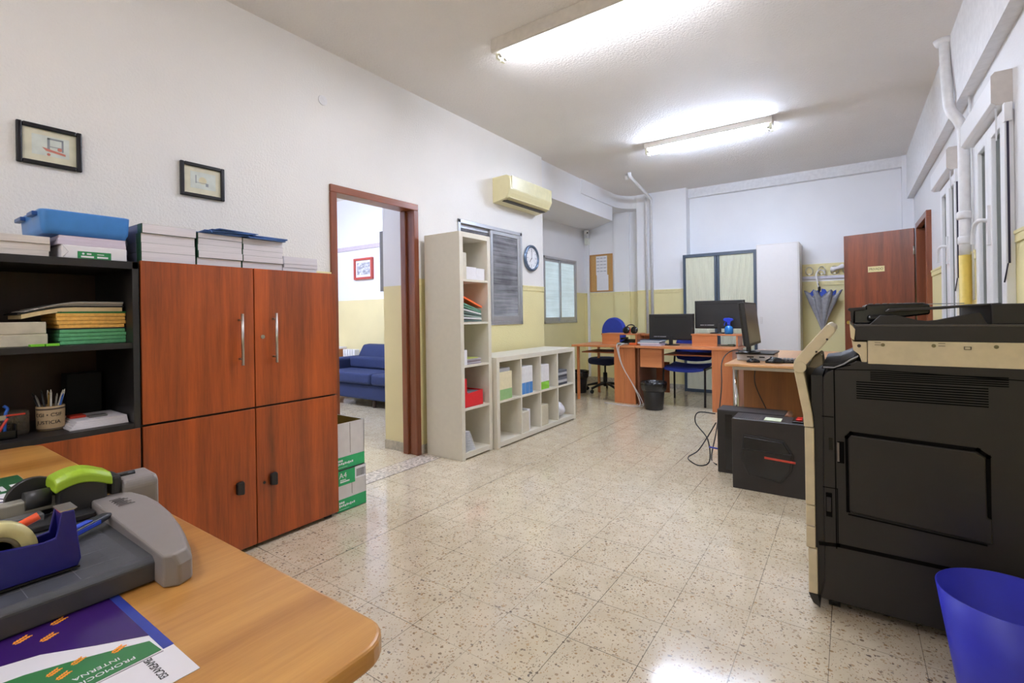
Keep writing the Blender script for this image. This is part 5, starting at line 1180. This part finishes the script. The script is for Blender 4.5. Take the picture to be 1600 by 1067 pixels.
# flyers
Mw = mat('flyer_white',(222,220,226),.3,var=.01); Mp = mat('flyer_purple',(52,22,96),.25,var=.03); Mg = mat('flyer_green',(48,118,66),.25,var=.03); Mo = mat('flyer_orange',(240,150,36),.4,var=.02); Mb = mat('flyer_blue',(44,60,150),.3,var=.06,vscale=120)
r = thing('flyer', 'purple, white and green leaflet with orange ears lying under the trimmer', 'leaflet', (-.75,.15,ZD))
MB().box(-1.02,-.632,-.05,.2555,ZD,ZD+.0008).build('sheet', Mw, r)
MB().box(-.94,-.706,.2445,.256,ZD+.0008,ZD+.0011).build('blue_strip', Mb, r)
MB().prism([(-1.0,.2445),(-.752,.2445),(-.785,.20),(-.822,.155),(-.835,.12),(-.85,.06),(-.86,-.04),(-1.0,-.04)],'z',ZD+.0008,ZD+.0013).build('purple_field', Mp, r)
MB().prism([(-.738,.2405),(-.706,.2425),(-.704,.0),(-.80,.0),(-.802,.08),(-.79,.135),(-.775,.17),(-.757,.205)],'z',ZD+.0008,ZD+.0013).build('green_field', Mg, r)
def wheat(cx, cy_, sc, rot):
    b = MB(); Mx = Matrix.Translation((cx,cy_,ZD+.0013)) @ Matrix.Rotation(rot,4,'Z') @ Matrix.Scale(sc,4)
    for k in range(5):
        for s_ in (-1,1):
            b.box(-.0012,.0012,0,.006,0,.0003/sc,M=Mx @ Matrix.Translation((k*.0035-.008,s_*.001,0)) @ Matrix.Rotation(s_*-.9+ (0 if s_>0 else PI),4,'Z'))
    b.build('wheat_ear', Mo, r)
for (x, y, s_) in ((-.891,.186,.95),(-.879,.148,.95),(-.857,.169,.95),(-.767,.177,.75),(-.766,.155,.75),(-.750,.160,.75),(-.752,.212,.8)): wheat(x, y, s_, PI/2+.5)
FT = lambda x, y: frame((x, y, ZD+.0014), (0,-1,0), (1,0,0))
text('lettering', 'PROMOCI\u00d3N', .0095, Mw, r, FT(-.7175,.186), .0001, sx=1.15)
text('lettering', 'INTERNA', .0095, Mw, r, FT(-.731,.186), .0001, sx=1.1)
text('lettering', 'ESCANEAME', .0118, M_ink, r, frame((-.674,.226,ZD+.0011),(-1,0,0),(0,-1,0)), .0001, sx=.8)
MB().box(-.7025,-.7015,.0,.243,ZD+.0008,ZD+.0016).build('fold_edge', mat('fold_grey2',(170,170,176),.5), r)
r = thing('flyer', 'leaflet with dark green band and purple emblem behind the trimmer', 'leaflet', (-1.38,.15,ZD))
MB().box(-1.60,-1.31,-.12,.268,.792,.7935,M=None).build('sheet', Mw, r)
MB().box(-1.60,-1.452,-.12,.268,.7935,.794).build('green_band', mat('deep_green_print',(26,86,48),.3), r)
MB().box(-1.515,-1.47,.20,.212,.794,.7943).box(-1.515,-1.47,.222,.230,.794,.7943).box(-1.515,-1.47,.24,.255,.794,.7943).build('white_print', Mw, r)
def ring2(cx, cy_, ra, rb, z, m, nm, a0=0, a1=2*PI):
    b = MB(); n = 40; 
    for k in range(n):
        t0 = a0+(a1-a0)*k/n; t1 = a0+(a1-a0)*(k+1)/n
        b.prism([(cx+ra*math.cos(t0),cy_+ra*math.sin(t0)),(cx+rb*math.cos(t0),cy_+rb*math.sin(t0)),(cx+rb*math.cos(t1),cy_+rb*math.sin(t1)),(cx+ra*math.cos(t1),cy_+ra*math.sin(t1))],'z',z,z+.0003)
    b.build(nm, m, r)
ring2(-1.385,.165,.052,.056,.7935,Mp,'emblem_ring'); ring2(-1.385,.165,.026,.034,.7935,Mp,'emblem_ring',.3,5.2); ring2(-1.385,.165,.010,.018,.7935,Mp,'emblem_ring',0,4.5)
b = MB()
for k in range(14):
    a = k*2*PI/14; b.box(-.003,.003,.038,.048,.7935,.7938,M=Matrix.Translation((-1.385,.165,0)) @ Matrix.Rotation(a,4,'Z'))
b.build('emblem_marks', Mp, r)
# what the leaflet lies on: a block of paper
tag(MB().box(-1.61,-1.30,-.13,.27,ZD,.7918).build('paper_block', M_pages), 'block of white paper behind the trimmer, under a leaflet', 'paper')
# paper trimmer
M_tg = mat('trimmer_dark',(70,72,78),.45,var=.08,vscale=40); M_tl = mat('trimmer_grey',(132,126,124),.4,var=.03); M_tdk = mat('trimmer_charcoal',(44,44,47),.4); M_lime2 = mat('lime_lid',(150,184,44),.35,var=.03)
r = thing('paper_trimmer', 'grey rotary paper trimmer with lime green cutter cap on front desk', 'paper trimmer', (-1.05,0,ZD))
MB().prism([(-.897,ZD+.002),(-1.27,ZD+.002),(-1.27,ZD+.042),(-1.17,ZD+.040),(-.905,ZD+.040),(-.895,ZD+.033)],'y',-.75,.305).build('base', M_tg, r, bevel=.003)
b = MB()
for k in range(9): 
    y = .215-.055*k; b.box(-1.155,-.91,y,y+.0008,ZD+.0398,ZD+.0402)
for x in (-.945,-1.0,-1.06): b.box(x,x+.0008,-.7,.27,ZD+.0398,ZD+.0402)
for k in range(40): b.box(-1.13+k*.0055,-1.1295+k*.0055,.27-(.012 if k%5 else .02),.285,ZD+.0398,ZD+.0402)
b.build('grid_lines', mat('grid_white',(118,118,124),.5), r)
# end cap: inner straight edge, bulging outer edge, sloping top
out = [(-.865,.300),(-.852,.318),(-.862,.340),(-.90,.352),(-.96,.367),(-1.03,.378),(-1.10,.383),(-1.16,.380),(-1.205,.370),(-1.225,.350),(-1.225,.303)]
b = MB()
def lift(x): return ZD+.050+max(0, min(1,(-x-.87)/.33))*.014
bot = [b.bm.verts.new((x,y,ZD)) for x,y in out]; mid = [b.bm.verts.new((x,y,lift(x)-.018)) for x,y in out]; top = [b.bm.verts.new((x+(.006 if x<-1.1 else -.006)*(1 if y>.31 else 0),y-(.006 if y>.31 else 0),lift(x))) for x,y in out]
n = len(out)
for A, B in ((bot, mid), (mid, top)):
    for i in range(n): b.face([A[i],A[(i+1)%n],B[(i+1)%n],B[i]])
b.face(bot[::-1]); b.face(top); b.build('end_cap', M_tl, r, bevel=.004, seg=3)
text('warning_print', 'A A A A A A\nAAAAAAAA\nAAA AAAAA', .0065, M_ink, r, frame((-1.145,.333,lift(-1.145)+.0012),(.96,.2,0),(-.2,.96,0)), .0001) if False else None
b = MB()
for k in range(9):
    b.box(-1.178+k*.006,-1.1765+k*.006,.322+.003*(k%2),.340+.004*(k%3),lift(-1.15)+.0003,lift(-1.15)+.0012)
b.build('warning_print', mat('print_dark',(84,80,80),.5), r)
# second end block and rail
MB().prism([(-1.205,ZD+.0),(-1.205,ZD+.074),(-1.215,ZD+.086),(-1.275,ZD+.088),(-1.29,ZD+.080),(-1.295,ZD+.0)],'y',.352,.415).build('end_block', M_tl, r, bevel=.008, seg=3)
MB().cyl((-1.25,.352,ZD+.088),(-1.25,.385,ZD+.088),.006,seg=12).build('slot', M_black, r)
MB().box(-1.262,-1.232,-.75,.355,ZD+.060,ZD+.084).build('rail', mat('rail_grey',(168,166,156),.35,metal=.3), r, bevel=.003)
MB().box(-1.215,-1.170,-.75,.30,ZD+.042,ZD+.052).build('cutting_strip', M_tdk, r, bevel=.002)
MB().box(-1.228,-1.20,-.75,.235,ZD+.046,ZD+.064).build('clear_guard', mat('guard_grey',(110,112,116),.2), r, bevel=.002)
# cutter head
MB().prism([(.256,ZD+.045),(.256,ZD+.092),(.268,ZD+.106),(.318,ZD+.106),(.328,ZD+.096),(.328,ZD+.045)],'x',-1.262,-1.206).build('cutter_head', M_tdk, r, bevel=.005)
MB().box(-1.265,-1.21,.334,.352,ZD+.06,ZD+.10).build('head_collar', M_tdk, r, bevel=.006)
MB().cyl((-1.24,.215,ZD+.082),(-1.24,.25,ZD+.082),.017,seg=20).cyl((-1.285,.235,ZD+.075),(-1.27,.235,ZD+.075),.04,seg=24).build('wheel_guard', M_tdk, r)
b = MB(); R = []
for i in range(11):
    t = i/10; y = .250+.085*t; zt = ZD+.108+.017*math.sin(PI*min(1,t*.9+.12)); w0, w1 = -1.270, -1.200
    R.append([(w0,y,zt-.02),(w1,y,zt-.022),(w1-.002,y,zt-.006),(w1-.012,y,zt+.002),(w0+.012,y,zt+.002),(w0+.002,y,zt-.006)])
b.loft(R, smooth=False); b.build('cutter_cap', M_lime2, r, bevel=.003)
# tape dispenser
M_td = mat('navy_dispenser',(26,26,120),.35,var=.04)
r = thing('tape_dispenser', 'dark blue tape dispenser standing on the trimmer board', 'tape dispenser', (-.97,.1,.783))
zd = .7835
side = [(-.12,zd+.002),(.222,zd+.002),(.226,zd+.012),(.219,zd+.086),(.205,zd+.087),(.198,zd+.052),(.185,zd+.050),(.10,zd+.060),(.04,zd+.066),(-.10,zd+.066)]
for x0, x1 in ((-.956,-.951),(-.993,-.988)): MB().prism(side,'x',x0,x1).build('side_wall', M_td, r, bevel=.0015)
MB().box(-.988,-.956,-.12,.222,zd+.002,zd+.012).prism([(.218,zd+.002),(.226,zd+.012),(.219,zd+.086),(.205,zd+.087),(.209,zd+.02)],'x',-.988,-.956).build('body', M_td, r, bevel=.0015)
MB().prism([(.203,zd+.0865),(.219,zd+.0865),(.223,zd+.0885),(.203,zd+.0885)],'x',-.991,-.953).build('cutter_blade', M_steel, r)
MB().box(-.994,-.950,-.122,.224,zd-.0005,zd+.0018).build('foot_pad', M_black, r)
rt = thing('tape_roll', 'roll of clear yellowish tape seated in the blue dispenser', 'tape', (-.972,.138,zd+.046))
MB().lathe([(.026,-.0115),(.043,-.0115),(.0435,0),(.043,.0115),(.026,.0115),(.026,-.0115)],0,0,40,M=Matrix.Translation((-.972,.138,zd+.046)) @ Matrix.Rotation(PI/2,4,'Y')).build('tape', mat('tape_cream',(206,200,150),.25), rt)
MB().lathe([(.020,-.011),(.026,-.011),(.026,.011),(.020,.011),(.020,-.011)],0,0,32,M=Matrix.Translation((-.972,.138,zd+.046)) @ Matrix.Rotation(PI/2,4,'Y')).build('core', mat('core_grey',(120,112,90),.5), rt)
tag(MB().tube([(-1.03,.10,.815),(-1.015,.192,.856)],.006,seg=10).build('orange_marker', mat('orange_marker',(236,88,42),.35)), 'orange marker lying across the far side of the dispenser', 'marker')
r = thing('craft_knife', 'blue and black craft knife lying on the trimmer board', 'knife', (-1.08,.26,.785))
Mk = Matrix.Translation((-1.075,.245,.795)) @ Matrix.Rotation(math.atan2(.11,-.065),4,'Z') @ Matrix.Rotation(-.06,4,'Y')
MB().loft([[tuple(Mk @ Vector((x,y*s_,z*s_))) for y,z in ((-.009,-.006),(.009,-.006),(.011,0),(.009,.006),(-.009,.006),(-.011,0))] for x,s_ in ((-.09,.9),(-.04,1),(.04,1),(.06,.8),(.068,.5))],smooth=False).build('grip', mat('knife_black',(40,42,52),.35), r, bevel=.0015)
MB().box(-.088,.03,-.006,.006,.0055,.0075,M=Mk).box(-.088,.04,-.0115,-.0095,-.003,.003,M=Mk).build('blue_insert', mat('knife_blue',(44,72,190),.35), r)
# a second black cable tidy: none
for o in bpy.data.objects:
    if o.get('kind') == 'structure':
        for k in ('label','category','group'):
            if k in o: del o[k]
